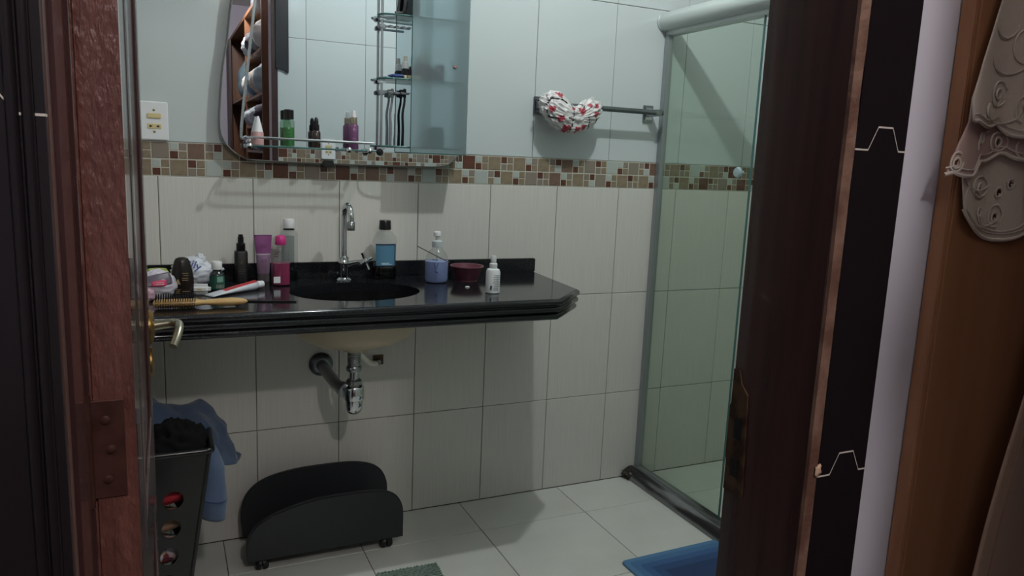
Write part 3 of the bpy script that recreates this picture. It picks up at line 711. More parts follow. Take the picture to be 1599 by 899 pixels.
# black comb lying behind the brush
t = empty('comb', (.24, -.42, CZ), 'thin black comb lying flat between hairbrush and washbasin', 'comb', rz=R(-16))
prism('spine', [(-.12, -.004), (.04, -.006), (.125, -.002), (.125, .002), (.04, .006), (-.12, .008)], 'z', 0, .004, BLACKPL, t, .001)
V = []; F = []
for q in range(40):
    x = -.115+q*.0038; s = len(V)
    V += [(x, .006, .001), (x+.0018, .006, .001), (x+.0018, .020, .001), (x, .020, .001), (x, .006, .003), (x+.0018, .006, .003), (x+.0018, .020, .003), (x, .020, .003)]
    F += [tuple(s+i for i in f) for f in ((0, 1, 2, 3), (4, 5, 6, 7), (0, 1, 5, 4), (1, 2, 6, 5), (2, 3, 7, 6), (3, 0, 4, 7))]
tag(obj('teeth', V, F, BLACKPL, t), kind='stuff')
# white plastic bag of the pads with blue print
BAGW = mat('white_plastic_bag', (206, 210, 220), .35, bump=(60, .3))
def bagfn(p, d):
    k = max(0, (p.x)/.07); p = Vector(p); p.z *= (1-.55*min(k, 1)); p.y *= (1-.4*min(k, 1)); return p
t = empty('pad_packet', (.102, -.125, CZ), 'crumpled white plastic packet with blue lettering behind the brown bottle', 'packet')
blob('bag', (.066, .042, .047), BAGW, t, (0, 0, .044), .28, 2.6, 56, 36, flat=-.043, seed=3, ridge=.6, fn=bagfn)
tube('twisted_end', [(.058, -.004, .05), (.07, -.008, .052), (.082, -.01, .056)], [.008, .004], BAGW, t, 10)
blob('bag_ear', (.016, .010, .02), BAGW, t, (.012, -.008, .084), .5, 3, 20, 14, seed=8)
BLUEP = mat('navy_bag_print', (36, 52, 118), .5)
text('bag_lettering', 'aily', .036, BLUEP, t, (-.008, -.041, .076), (R(58), R(30), R(8)), bold=.0006)
# wet wipes packet
t = empty('wet_wipes_packet', (-.012, -.315, CZ), 'crumpled wet wipes packet with grey and pink label at the counter end', 'packet', rz=.2)
blob('pack', (.05, .04, .042), mat('silver_white_film', (196, 190, 202), .3, bump=(50, .3)), t, (0, 0, .038), .25, 2.2, 48, 32, flat=-.0365, seed=5, ridge=.5)
GREYL = mat('grey_label', (88, 80, 92), .4)
grid_surface([[(-.046, -.026, .066), (-.01, -.030, .075), (.03, -.024, .080)], [(-.05, -.036, .054), (-.012, -.041, .060), (.034, -.034, .064)], [(-.05, -.041, .043), (-.008, -.047, .044), (.036, -.037, .048)]], GREYL, 'grey_label', t, .0008, 4, 4)
grid_surface([[(-.022, -.0445, .057), (.0, -.0445, .060), (.018, -.0425, .061)], [(-.02, -.0475, .045), (.0, -.0485, .043), (.018, -.0455, .045)]], mat('pink_label', (206, 62, 104), .4), 'pink_label', t, .0008, 4, 4)
lines(t, -.014, .012, -.0492, [.048, .053], WHITEPL)
blob('pink_fold', (.02, .014, .024), mat('pink_film', (206, 170, 184), .35), t, (-.03, -.034, .024), .4, 3, 24, 16, flat=-.022, seed=9)
# lime container
t = empty('lime_container', (-.022, -.15, CZ), 'lime green plastic pot with round lid behind the wet wipes', 'pot')
LIME = mat('lime_plastic', (150, 172, 60), .4)
lathe('pot', [(.036, 0), (.042, .003), (.044, .032), (.045, .034)], LIME, t, seg=36); lathe('lid', [(.047, .034), (.047, .043), (.036, .047), (.026, .062), (.0, .064)], LIME, t, (.012, 0, 0), seg=36)
# mouthwash
BL = glass('dark_blue_liquid', (34, 66, 96)); t = empty('mouthwash_bottle', (.727, -.075, CZ), 'clear mouthwash bottle with blue label and black cap', 'bottle')
lathe('body', [(.040, 0), (.044, .003), (.044, .045), (.040, .055), (.039, .062), (.041, .112), (.043, .135), (.040, .150), (.028, .165), (.019, .172), (.019, .178)], GL_CLEAR, t, seg=40, sy=.62, sup=2.5)
lathe('liquid', [(.040, .002), (.0425, .004), (.0425, .043), (0, .043)], BL, t, seg=36, sy=.62, sup=2.5)
lathe('cap', [(.0205, .176), (.022, .177), (.0205, .205), (.019, .2095), (0, .2095)], BLACKGL, t, seg=22)
BLUEL = mat('blue_label', (78, 122, 148), .4)
lab('label', t, .0418, .050, .122, BLUEL, half=.85, sy=.64, sup=2.5, a=-pi/2-.12); lab('label_border', t, .0412, .048, .127, mat('navy_label', (28, 44, 68), .4), half=.95, sy=.64, sup=2.5, a=-pi/2-.05)
lines(t, -.024, .02, -.0272, [.053, .057], mat('pale_blue_print', (170, 200, 214), .5), h=.003)
# soap dispenser
t = empty('soap_dispenser', (.886, -.182, CZ), 'clear pump bottle half full of lilac blue liquid soap', 'soap dispenser')
lathe('body', [(.036, 0), (.040, .004), (.042, .012), (.042, .066), (.040, .082), (.032, .104), (.020, .118), (.0165, .122), (.0165, .128)], GL_CLEAR, t, seg=40)
lathe('liquid_soap', [(.036, .003), (.0405, .012), (.0405, .076), (0, .076)], mat('lilac_blue_soap', (146, 162, 212), .35), t, seg=36)
lathe('collar', [(.018, .124), (.0185, .126), (.0185, .146), (.012, .149)], mat('hazy_white_plastic', (196, 202, 206), .35), t, seg=26)
lathe('pump_stem', [(.006, .148), (.006, .166)], WHITEPL, t, seg=14); tube('dip_tube', [(0, 0, .01), (0, 0, .126)], .0035, GL_CLEAR, t, 10)
lathe('pump_head', [(.011, .163), (.014, .166), (.013, .178), (.006, .181), (0, .181)], WHITEPL, t, seg=22); tube('nozzle', [(.004, 0, .175), (.014, .018, .175), (.017, .024, .170)], .0045, WHITEPL, t, 10)
PRB = mat('navy_print_soap', (40, 56, 120), .5)
tube('printed_mark', [(-.022, -.0365, .074), (-.0155, -.0395, .050), (-.008, -.0415, .074)], .0012, PRB, t, 6); tube('printed_star', [(-.018, -.0388, .044), (-.010, -.0412, .040)], .0022, PRB, t, 6)
tube('printed_swirl', [(-.028, -.031, .086), (-.02, -.0365, .084), (-.010, -.0405, .084)], .001, PRB, t, 6)
st = empty('thin_stick', (.886, -.182, CZ), 'thin dark stick resting against the soap dispenser', 'stick')
tube('stick', [(-.078, -.018, .131), (-.03, -.040, .106), (.02, -.044, .081), (.032, -.047, .0745)], .0016, mat('dark_stick', (58, 50, 46), .5), st, 8)
# maroon bowl
MAR = mat('maroon_plastic', (100, 52, 66), .35)
t = empty('bowl', (1.012, -.155, CZ), 'small maroon plastic bowl next to the soap dispenser', 'bowl')
lathe('bowl_shell', [(.0, .002), (.040, .002), (.042, .004), (.049, .03), (.059, .05), (.062, .0505), (.061, .0535), (.0565, .0525), (.047, .031), (.039, .006), (0, .006)], MAR, t, seg=44, caps=False)
lathe('foot_ring', [(.037, 0), (.041, 0), (.041, .004), (.037, .004)], MAR, t, seg=40, caps=False)
# white spray bottle near the edge
t = bottle('white_spray_bottle', (1.0, -.424, CZ), 'small white spray bottle with printed text standing alone near the counter front', 'bottle',
           [(.020, 0), (.0225, .002), (.0225, .072), (.019, .080), (.011, .083)], WHITEPL,
           [('collar', [(.0125, .082), (.013, .083), (.013, .098), (.0105, .1)], WHITEPL, {}), ('spray_head', [(.0095, .1), (.0095, .119), (.0075, .1245), (0, .125)], mat('white_cap', (206, 208, 210), .35), {})], sup=2.6)
GP = mat('grey_text_print', (120, 122, 128), .6); lines(t, -.009, .017, -.0226, [.012+.006*q for q in range(9)], GP, h=.0022); prism('dark_mark', [(-.018, .014), (-.012, .014), (-.012, .028), (-.018, .028)], 'y', -.0212, -.0206, mat('charcoal_print', (60, 60, 64), .6), t)
tag(lathe('reflection_spot', [(.0, .0), (.008, .0), (.009, .002), (.005, .004), (0, .0045)], WHITEPL, None, (.955, -.31, CZ), 14, sy=.6), 'tiny white disc standing in for a reflection on the black counter in front of the maroon bowl', 'reflection spot')  # small white disc modelled in place of a reflection on the granite

# things on the mirror shelf
SZ = 1.4015
GB = glass('clear_green_bottle', (215, 232, 218)); t = empty('green_gel_bottle', (.398, -.072, SZ), 'small clear bottle of green gel with black cap on the mirror shelf', 'bottle')
lathe('body', [(.0165, 0), (.0185, .002), (.0185, .08), (.015, .088), (.013, .089)], GB, t, seg=28); lathe('gel', [(.0165, .002), (.0175, .004), (.0175, .062), (0, .062)], mat('green_gel', (80, 138, 84), .3), t, seg=24)
lathe('cap', [(.0165, .089), (.0165, .118), (.0135, .12), (0, .12)], BLACKGL, t, seg=24); lines(t, -.010, .010, -.0188, [.03, .038, .05], mat('green_print', (44, 104, 58), .5), h=.002)
t = empty('nozzle_bottle', (.302, -.068, SZ), 'small pinkish bottle with tall white conical nozzle at the left of the mirror shelf', 'bottle')
lathe('body', [(.0155, 0), (.0175, .002), (.0165, .040), (.0155, .043)], mat('pale_pink_plastic', (190, 150, 150), .3), t, seg=26); lathe('nozzle', [(.0155, .043), (.010, .066), (.0035, .092), (0, .093)], WHITEPL, t, seg=22)
AMB = mat('dark_amber_glass', (52, 38, 34), .15, coat=.4)
t = bottle('dropper_bottle', (.487, -.075, SZ), 'small dark amber dropper bottle on the mirror shelf', 'bottle', [(.0125, 0), (.014, .002), (.014, .05), (.011, .056), (.008, .058)], AMB,
           [('dropper_collar', [(.0098, .058), (.0102, .059), (.0098, .076)], BLACKPL, {}), ('rubber_bulb', [(.0068, .076), (.0072, .084), (.006, .095), (.003, .1), (0, .1005)], BLACKPL, {})])
t = bottle('purple_serum_bottle', (.611, -.082, SZ), 'purple serum bottle with silver collar and white dropper on the mirror shelf', 'bottle', [(.015, 0), (.0165, .002), (.0165, .078), (.014, .083), (.010, .085)], mat('purple_glass', (108, 66, 104), .15, coat=.4),
           [('silver_collar', [(.0118, .085), (.0122, .086), (.0118, .107)], mat('champagne_metal', (188, 178, 160), .25, metal=.8), {}), ('dropper_bulb', [(.0075, .107), (.0078, .116), (.006, .128), (0, .130)], WHITEPL, {})])
lines(t, -.008, .008, -.0168, [.03, .036, .06, .066], mat('lavender_print', (150, 110, 148), .5))
# tower shelves
t = empty('black_case', (.81, -.075, SHZ[2]+.003), 'black object standing on the top glass shelf', 'case'); prism('case_body', [(-.03, 0), (.02, 0), (.02, .12), (-.018, .12), (-.024, .04)], 'y', -.02, .02, BLACKPL, t, .003); tube('case_foot', [(-.062, -.015, .006), (-.04, -.015, .008), (-.026, -.01, .012)], .006, BLACKPL, t, 10)
t = empty('small_black_pouch', (.80, -.08, SHZ[2]-.012), None); bpy.data.objects.remove(t)
t = bottle('nasal_spray_bottle', (.79, -.078, SHZ[1]+.003), 'tiny dark bottle with white nozzle on the middle glass shelf', 'bottle', [(.012, 0), (.0135, .002), (.0135, .032), (.009, .037)], mat('ink_glass', (30, 32, 40), .2, coat=.3),
           [('collar', [(.0115, .036), (.0115, .056), (.008, .06)], WHITEPL, {}), ('nozzle', [(.0068, .06), (.006, .078), (0, .08)], mat('ivory_plastic', (206, 200, 186), .4), {})])
t = empty('blue_sachet', (.768, -.085, SHZ[1]+.003), 'flat navy blue sachet lying on the middle glass shelf', 'sachet'); blob('sachet', (.04, .018, .008), mat('navy_sachet', (36, 58, 110), .4), t, (0, 0, .0075), .15, 3, 28, 14, flat=-.007)
t = empty('cream_tube_box', (.812, -.108, SHZ[1]+.003), 'small cream coloured box lying in front of the blue sachet', 'box'); box('carton', -.035, .022, -.006, .006, 0, .011, mat('cream_card', (190, 186, 160), .5), t, .001, 1); box('red_stripe', -.026, -.022, -.0063, .0063, -.0, .0113, mat('stripe_red', (170, 80, 70), .5), t)
def brush(name, x, y, label, hm, bm_, zt):
    t = empty(name, (x, y, SHZ[0]+.003), label, 'toothbrush')
    tube('handle', [(0, 0, 0), (.001, -.001, .06), (-.001, -.001, .11), (.005, 0, .15), (.006, 0, zt-.03)], [.0052, .0036], hm, t, 12, smooth=5)
    box('head', .000, .011, -.004, .004, zt-.032, zt, hm, t, .002, 2); box('bristles', -.010, .001, -.0035, .0035, zt-.028, zt-.004, bm_, t, .0008, 1)
    return t
brush('toothbrush', .789, -.060, 'black toothbrush standing in the mirror cabinet holder', BLACKGL, BLACKPL, .198)
CLT = mat('grey_clear_plastic', (150, 158, 162), .2, trans=.5)
brush('clear_toothbrush', .745, -.058, 'pale grey toothbrush standing left of the black toothbrush', CLT, mat('grey_bristles', (120, 124, 126), .7), .195)
t = empty('metal_pick', (.757, -.066, SHZ[0]+.003), 'thin dark metal pick standing between the two toothbrushes', 'pick'); tube('shaft', [(0, 0, 0), (.001, 0, .11)], .0014, CHROME_B, t, 8)
lathe('grip', [(.0022, 0), (.0026, .01), (.002, .03)], CHROME_B, t, seg=10)
t = bottle('plum_bottle', (.85, -.085, SHZ[1]+.003), 'plum coloured bottle with pale top behind the frosted door', 'bottle', [(.022, 0), (.0225, .05), (.016, .056)], mat('plum_plastic', (92, 54, 76), .4), [('pale_top', [(.012, .056), (.012, .09), (0, .092)], mat('pale_top', (180, 186, 176), .4), {})])
t = bottle('violet_jar', (.91, -.085, SHZ[1]+.003), 'violet jar behind the frosted door, right of the plum bottle', 'jar', [(.016, 0), (.0165, .045), (.014, .048)], mat('violet_plastic', (96, 76, 104), .4), [('lid', [(.0165, .048), (.0165, .056), (0, .057)], mat('violet_lid', (70, 56, 80), .4), {})])
t = bottle('grey_jar', (.90, -.085, SHZ[0]+.003), 'grey blue jar low behind the frosted door', 'jar', [(.03, 0), (.031, .05), (.026, .055)], mat('grey_blue_plastic', (110, 132, 138), .4), [('lid', [(.028, .055), (.028, .07), (0, .071)], mat('grey_lid', (88, 106, 112), .4), {})])

# wall switch and socket
t = empty('wall_switch', (-.004, -.0005, 1.4635), 'white wall plate with one rocker switch and one socket', 'switch')
def plate(t, sgn=-1):
    box('plate', -.041, .041, -.009, 0, -.060, .060, WHITEPL, t, .003, 3)
    box('rocker_switch', -.020, .020, -.0125, -.008, .007, .023, CREAMPL, t, .002, 2)
    box('socket', -.020, .020, -.0105, -.008, -.025, -.009, CREAMPL, t, .001, 1)
    for s in (-1, 1):
        prism('socket_slot', [(s*.014, -.021), (s*.004, -.017), (s*.014, -.013)], 'y', -.0109, -.0104, BLACKPL, t)
    for z in (.033, -.034): lathe('screw', [(.0035, 0), (.0035, .001), (0, .0014)], BRASS, t, (0, -.009, z), 12).rotation_euler = (pi/2, 0, 0)
plate(t)
t = empty('light_switch', (.928, YF+.0005, 1.405), 'white wall plate beside the doorway seen only in the mirror', 'switch', rz=pi); plate(t)

# towel bar and shower cap
t = empty('towel_bar', (1.35, 0, 1.60), 'square chrome towel bar fixed to the white tiled wall', 'towel bar')
for xx in (0, .507):
    br = empty('bracket', (xx, 0, .0)); br.parent = t
    box('wall_plate', -.024, .024, -.009, -.0005, -.034, .034, CHROME_D, br, .002); box('arm', -.015, .015, -.085, -.008, -.012, .014, CHROME_D, br, .002); box('arm_face', -.018, .018, -.012, -.008, -.024, .024, CHROME, br, .002)
tube('bar', [(-.02, -.074, .002), (.53, -.074, .002)], .0105, CHROME_B, t, 18)
sc = empty('shower_bonnet', (1.45, -.080, 1.60), 'crumpled white shower bonnet with red hearts hooked over the towel bar', 'shower bonnet')
RED = mat('cap_red_print', (160, 62, 76), .4); CAPW = mat('white_cap_film', (208, 206, 206), .35, bump=(40, .35)); BLK = mat('cap_black_print', (40, 34, 38), .5)
HEARTS = [(-.098, -.018, .016), (-.062, .036, .016), (-.060, -.052, .017), (-.03, -.088, .02), (.02, -.088, .015), (.045, -.078, .014), (.068, .006, .012), (.098, .006, .013), (.094, -.025, .014), (.03, -.02, .018), (-.005, -.012, .008)]
SQ = [[(-.118, .0), (-.10, .024), (-.06, .02), (-.035, .008)], [(-.118, -.02), (-.10, -.045), (-.07, -.05)], [(-.02, .02), (-.004, -.01), (-.01, -.06), (-.012, -.1)], [(.035, .012), (.042, -.01)], [(.06, -.04), (.075, -.09)], [(.09, -.03), (.11, -.055)], [(-.03, -.045), (-.005, -.052)]]
def capfn(p, d):
    p = Vector(p); u = p.x/.118
    p.z += .028*(u*u)*(1 if u < 0 else .8)
    top = max(0, d.z)
    p.z -= .045*top*math.exp(-((p.x-.012)/.045)**2)
    p.z += .012*math.exp(-((p.x+.07)/.04)**2)*top
    g = math.exp(-((p.x-.012)/.05)**2)
    p.y *= 1-.2*g
    f = sin(atan2(d.z+.2, d.x)*22)*.0028*(1-min(1, abs(d.z+.1)))
    return p+Vector((f*.4, -f, f*.5))
def capmat(c):
    if c.y > .03: return 0
    for x, z, r in HEARTS:
        if abs(c.x-x) < r*1.2:
            X = (c.x-x)/r*1.1; Z = (c.z+.022-.022-z)/r*1.1+.1
            if (X*X+Z*Z-.6)**3-X*X*Z**3 < 0: return 1
    for pl in SQ:
        for (x0, z0), (x1, z1) in zip(pl[:-1], pl[1:]):
            dx, dz = x1-x0, z1-z0; tt = max(0, min(1, ((c.x-x0)*dx+(c.z-z0)*dz)/(dx*dx+dz*dz)))
            if (c.x-x0-tt*dx)**2+(c.z-z0-tt*dz)**2 < .0024**2: return 2
    return 0
blob('bonnet_fabric', (.122, .045, .066), [CAPW, RED, BLK], sc, (0, 0, -.028), .2, 3.2, 150, 110, seed=4, ridge=.7, fn=capfn, mats=lambda c: capmat(Vector((c.x, c.y, c.z-.028))))

# ------------------------------------------------------------------ on the floor
# rolling computer stand: two arched side panels on a base with four casters
t = empty('rolling_stand', (0, 0, 0), 'black plastic rolling stand with two arched side panels on casters', 'stand')
fp = [(.228, .04), (.224, .10), (.243, .152), (.28, .183), (.33, .205), (.423, .227), (.50, .2335), (.585, .2345), (.645, .2315), (.695, .2215), (.732, .199), (.752, .164), (.757, .125), (.757, .08), (.757, .04)]
def arch(P): return [(p.x, p.y) for p in catmull([(a, b, 0) for a, b in P], 4)]
prism('front_panel', arch(fp), 'y', -.262, -.245, STANDPL, t, .004)
bpn = [(.228, .04), (.224, .12), (.232, .17), (.25, .205), (.285, .235), (.34, .256), (.42, .268), (.50, .2705), (.585, .2695), (.645, .262), (.695, .245), (.730, .214), (.747, .17), (.75, .12), (.75, .04)]
prism('back_panel', arch(bpn), 'y', -.075, -.058, STANDPL, t, .004)
box('base_tray', .245, .74, -.246, -.074, .042, .06, STANDPL, t, .003)
for xx in (.275, .70):
    for yy in (-.238, -.085):
        cs = empty('caster', (xx, yy, 0)); cs.parent = t
        for sx_ in (-1, 1): tube('wheel', [(sx_*.004, 0, .0205), (sx_*.018, 0, .0205), (sx_*.022, 0, .0205)], [.0205, .012], BLACKPL, cs, 22) if False else lathe('wheel', [(.0, .003), (.0205, .003), (.0205, .014), (.015, .021), (0, .022)], BLACKPL, cs, (0, 0, .0205), 22).__setattr__('rotation_euler', (0, sx_*pi/2, 0))
        box('fork', -.012, .012, -.010, .012, .025, .044, BLACKPL, cs, .004)
# chenille mat
CH = mat('grey_green_chenille', (108, 128, 118), .95, sheen=.3, bump=(150, .4))
t = empty('chenille_mat', (.718, -.60, 0), 'grey green chenille bath mat on the floor in front of the vanity', 'bath mat', rz=R(-1.5))
box('mat_base', -.105, .105, -.185, .185, 0.0008, .008, CH, t, .003)
V = []; F = []
for i in range(17):
    for j in range(29):
        c_ = Vector((-.10+i*.0125+random.uniform(-.002, .002), -.178+j*.0127+random.uniform(-.002, .002), .009)); L_ = .009; a = random.uniform(-.5, .5)
        s = len(V); d = Vector((cos(a), sin(a), .25)); e = Vector((-sin(a), cos(a), 0))
        for x, r in ((-L_*.6, .0018), (0, .0042), (L_*.6, .0018)):
            for q in range(5):
                an = 2*pi*q/5; V.append(c_+d*x+e*cos(an)*r+Vector((0, 0, 1))*(sin(an)*r+ .001))
        for k in range(2):
            for q in range(5): F.append((s+k*5+q, s+k*5+(q+1) % 5, s+(k+1)*5+(q+1) % 5, s+(k+1)*5+q))
tag(obj('tufts', V, F, CH, t, True), kind='stuff')
# blue mat with concentric borders
t = empty('blue_bath_mat', (1.73, -.85, 0), 'blue bath mat with nested rectangular borders beside the shower sill', 'bath mat', rz=R(1))
def rr(w_, h_, r):
    P = []
    for cx, cy, a in ((w_-r, h_-r, 0), (-w_+r, h_-r, 90), (-w_+r, -h_+r, 180), (w_-r, -h_+r, 270)):
        P += [(cx+r*cos(R(a+k*15)), cy+r*sin(R(a+k*15))) for k in range(7)]
    return P
blues = [(78, 116, 152), (66, 102, 142), (54, 86, 128), (42, 70, 110), (34, 56, 92)]
for i, c in enumerate(blues):
    d = (0, .022, .05, .078, .112)[i]
    prism('mat_border' if i < 4 else 'mat_centre', rr(.285-d, .222-d, max(.004, .02-i*.006)), 'z', .0008 if i == 0 else .008+.0005*(i-1), .008+.0005*i, mat('mat_blue_%d' % i, c, .9, bump=(200, .5)), t, .0004 if i else .003, seg=1)
# laundry basket
bk = empty('laundry_basket', (-.12, -.44, 0), 'black plastic laundry basket with round holes full of clothes', 'laundry basket')
BH = .585
def bw(z): return .142+.083*(z/BH), .125+.045*(z/BH)      # half width, half depth
def side(p0, p1, nx, nz, hole):
    """wall from cells, each with a round hole; p0/p1 map u to x,y at height z"""
    V = []; F = []; N = 16
    def P(u, z): return p0(u, z)
    z_lo, z_hi = .075, .49
    m0 = .1
    for i in range(nx):
        for j in range(nz):
            u0, u1 = m0+(1-2*m0)*i/nx, m0+(1-2*m0)*(i+1)/nx; z0 = z_lo+(z_hi-z_lo)*j/nz; z1 = z_lo+(z_hi-z_lo)*(j+1)/nz
            uc, zc = (u0+u1)/2, (z0+z1)/2; s = len(V)
            for k in range(N):
                a = 2*pi*k/N+pi/4; c, sn = cos(a), sin(a); m_ = max(abs(c), abs(sn))
                V.append(P(uc+c/m_*(u1-u0)/2, zc+sn/m_*(z1-z0)/2))
            for k in range(N):
                a = 2*pi*k/N+pi/4; V.append(P(uc+cos(a)*hole[0], zc+sin(a)*hole[1]))
            for k in range(N): F.append((s+k, s+(k+1) % N, s+N+(k+1) % N, s+N+k))
    for z0, z1 in ((0, z_lo), (z_hi, BH)):
        s = len(V)
        for i in range(nx*2+1): V += [P(i/nx/2, z0), P(i/nx/2, z1)]
        for i in range(nx*2): F.append((s+2*i, s+2*i+2, s+2*i+3, s+2*i+1))
    for ua, ub in ((0, m0), (1-m0, 1)):
        s = len(V)
        for j in range(nz+1): z = z_lo+(z_hi-z_lo)*j/nz; V += [P(ua, z), P(ub, z)]
        for j in range(nz): F.append((s+2*j, s+2*j+1, s+2*j+3, s+2*j+2))
    o = obj('wall_panel', V, F, BLACKGL, bk); md = o.modifiers.new('thickness', 'SOLIDIFY'); md.thickness = .003; md.offset = 0
    return o
side(lambda u, z: ((2*u-1)*bw(z)[0], -bw(z)[1], z), None, 5, 5, (.063, .027))
side(lambda u, z: ((2*u-1)*bw(z)[0], bw(z)[1], z), None, 5, 5, (.063, .027))
side(lambda u, z: (bw(z)[0], (2*u-1)*bw(z)[1], z), None, 3, 5, (.105, .027))
side(lambda u, z: (-bw(z)[0], (2*u-1)*bw(z)[1], z), None, 3, 5, (.105, .027))
box('bottom', -.142, .142, -.125, .125, 0, .006, BLACKGL, bk)
a, b = bw(BH)
tube('rim', [(a*cos(q)/max(abs(cos(q)), abs(sin(q))) if False else x, y, BH) for q, (x, y) in enumerate(rr(a+.006, b+.006, .014)+rr(a+.006, b+.006, .014)[:1])], .009, BLACKGL, bk, 10)
for sx_ in (1, -1): tube('corner_rib', [(sx_*bw(0)[0], -bw(0)[1], .0), (sx_*a, -b, BH)], .006, BLACKGL, bk, 10)
def cloth(name, label, col, loc, r, seed, amp=.3, flat=None):
    return tag(blob(name, r, mat(name, col, .95, spec=.15), None, loc, amp, 3, 44, 28, seed=seed, ridge=.5, flat=flat), label, 'clothing')
cloth('red_garment', 'red garment showing through an upper hole of the laundry basket', (172, 52, 62), (-.10, -.535, .449), (.165, .050, .040), 1, .10)
cloth('beige_garment', 'beige garment showing through a middle hole of the laundry basket', (158, 128, 108), (-.10, -.527, .366), (.155, .050, .036), 2, .10)
cloth('floral_garment', 'pink and teal patterned garment in the low basket hole', (196, 168, 172), (-.10, -.515, .272), (.145, .055, .046), 3, .10)
fg = bpy.data.objects['floral_garment']; fm_ = fg.data.materials[0]; nt = fm_.node_tree
vo = nt.nodes.new('ShaderNodeTexVoronoi'); vo.inputs['Scale'].default_value = 55; tcx = nt.nodes.new('ShaderNodeTexCoord'); rp = nt.nodes.new('ShaderNodeValToRGB')
rp.color_ramp.interpolation = 'CONSTANT'; e = rp.color_ramp.elements; e[0].color = lin((196, 168, 172))+(1,); e[1].position = .35; e[1].color = lin((120, 60, 70))+(1,)
for ps, cc in ((.5, (88, 126, 130)), (.65, (210, 180, 140)), (.8, (196, 190, 196))): x_ = e.new(ps); x_.color = lin(cc)+(1,)
nt.links.new(tcx.outputs['Object'], vo.inputs['Vector']); nt.links.new(vo.outputs['Color'], rp.inputs[0]); nt.links.new(rp.outputs[0], nt.nodes['Principled BSDF'].inputs['Base Color'])
cloth('black_garment', 'black garment heaped at the front of the laundry basket', (15, 14, 16), (.022, -.525, .560), (.078, .06, .078), 9, .38)
cloth('grey_garment', 'dark grey garment deep in the laundry basket', (30, 30, 33), (-.2, -.44, .50), (.12, .10, .09), 7, .3)
cloth('white_garment', 'white garment peeking out at the left of the black garment', (190, 192, 196), (-.062, -.545, .570), (.04, .035, .035), 12, .25)
DEN = mat('blue_cotton', (68, 83, 110), .9, sheen=.2, bump=(900, .25)); DEN_D = mat('blue_cotton_inside', (40, 56, 90), .95)
bs = empty('blue_shirt', (0, 0, 0), 'blue shirt draped over the rim of the laundry basket with one sleeve hanging', 'clothing')
rows = [[(-.34, -.36, .60), (-.22, -.34, .655), (-.05, -.32, .652), (.03, -.33, .635), (.10, -.34, .628), (.145, -.35, .585), (.185, -.37, .515), (.205, -.38, .468)],
        [(-.33, -.42, .63), (-.21, -.41, .665), (-.07, -.40, .66), (.02, -.40, .640), (.09, -.42, .628), (.132, -.42, .585), (.165, -.43, .52), (.185, -.44, .472)],
        [(-.32, -.47, .61), (-.20, -.46, .648), (-.07, -.45, .645), (.01, -.46, .622), (.075, -.47, .608), (.12, -.47, .575), (.142, -.48, .52), (.150, -.485, .475)],
        [(-.30, -.50, .56), (-.18, -.50, .585), (-.06, -.50, .575), (.0, -.50, .575), (.05, -.50, .582), (.10, -.50, .570), (.118, -.50, .53), (.122, -.50, .49)]]
grid_surface(rows, DEN, 'shirt_body', bs, .003, 8, 6, .021, 11, seed=2)
V = []; F = []; n = 26
SL = [((.085, -.49, .585), .03, .026), ((.100, -.50, .545), .034, .028), ((.112, -.505, .50), .036, .026), ((.116, -.505, .45), .036, .026), ((.114, -.505, .41), .037, .028), ((.113, -.505, .405), .0385, .030), ((.112, -.505, .355), .0385, .030), ((.111, -.503, .345), .037, .028)]
P = SL
for (c_, rx, ry) in P:
    for i in range(n):
        an = 2*pi*i/n; c0 = Vector(c_); f = 1+.10*noise.noise(Vector((cos(an)*1.6, sin(an)*1.6, c0.z*22)))
        V.append(c0+Vector((rx*cos(an)*f, ry*sin(an)*f, -.014*cos(an+.6))))
for j in range(len(P)-1):
    for i in range(n): F.append((j*n+i, j*n+(i+1) % n, (j+1)*n+(i+1) % n, (j+1)*n+i))
sl = obj('sleeve', V, F, DEN, bs, True); md = sl.modifiers.new('thickness', 'SOLIDIFY'); md.thickness = .002
tube('cuff_seam', [Vector(SL[5][0])+Vector((.0395*cos(2*pi*i/24), .031*sin(2*pi*i/24), -.014*cos(2*pi*i/24+.6))) for i in range(25)], .0014, DEN_D, bs, 6)

# ------------------------------------------------------------------ ceiling lamps
t = empty('bathroom_ceiling_lamp', (LAMP_A[0], LAMP_A[1], ZC), 'round white lamp holder on the bathroom ceiling', 'ceiling lamp')
lathe('holder', [(.05, 0), (.05, -.012), (.028, -.02), (.02, -.05), (0, -.05)], WHITEPL, t, seg=28)
t = empty('bedroom_ceiling_lamp', (LAMP_B[0], LAMP_B[1], ZC), 'round white lamp holder on the bedroom ceiling', 'ceiling lamp')
lathe('holder', [(.05, 0), (.05, -.012), (.018, -.02), (.015, -.17), (0, -.17)], WHITEPL, t, seg=28)

# ------------------------------------------------------------------ bedroom: wardrobe, lace and hanging cloth
wd = empty('wardrobe', (.745, YD, 0), 'honey brown open wardrobe standing against the pale wall beside the doorway', 'wardrobe')
box('end_panel', .004, .56, -.0185, -.001, 0, 2.3, WARD, wd, .001, 1); box('front_edge', -.002, .004, -.0185, -.001, 0, 2.3, WARD_E, wd, .0012, 2)
box('far_panel', 0, .56, -.46, -.442, 0, 2.3, WARD, wd, .001, 1); box('back_panel', .545, .56, -.442, -.0185, 0, 2.3, WARD, wd)
for z in (.08, .42, 2.28): box('shelf', 0, .545, -.442, -.0185, z, z+.018, WARD, wd)
tube('hanging_rail', [(.245, -.0185, 1.9), (.245, -.442, 1.9)], .010, CHROME_D, wd, 14)
RX, RZ = .805, 1.9
FAB = mat('beige_cloth', (186, 160, 142), .9, bump=(700, .2), sheen=.2)
hc = empty('hanging_cloth', (0, 0, 0), 'plain beige cloth hanging inside the wardrobe below the lace', 'cloth')
rows = []
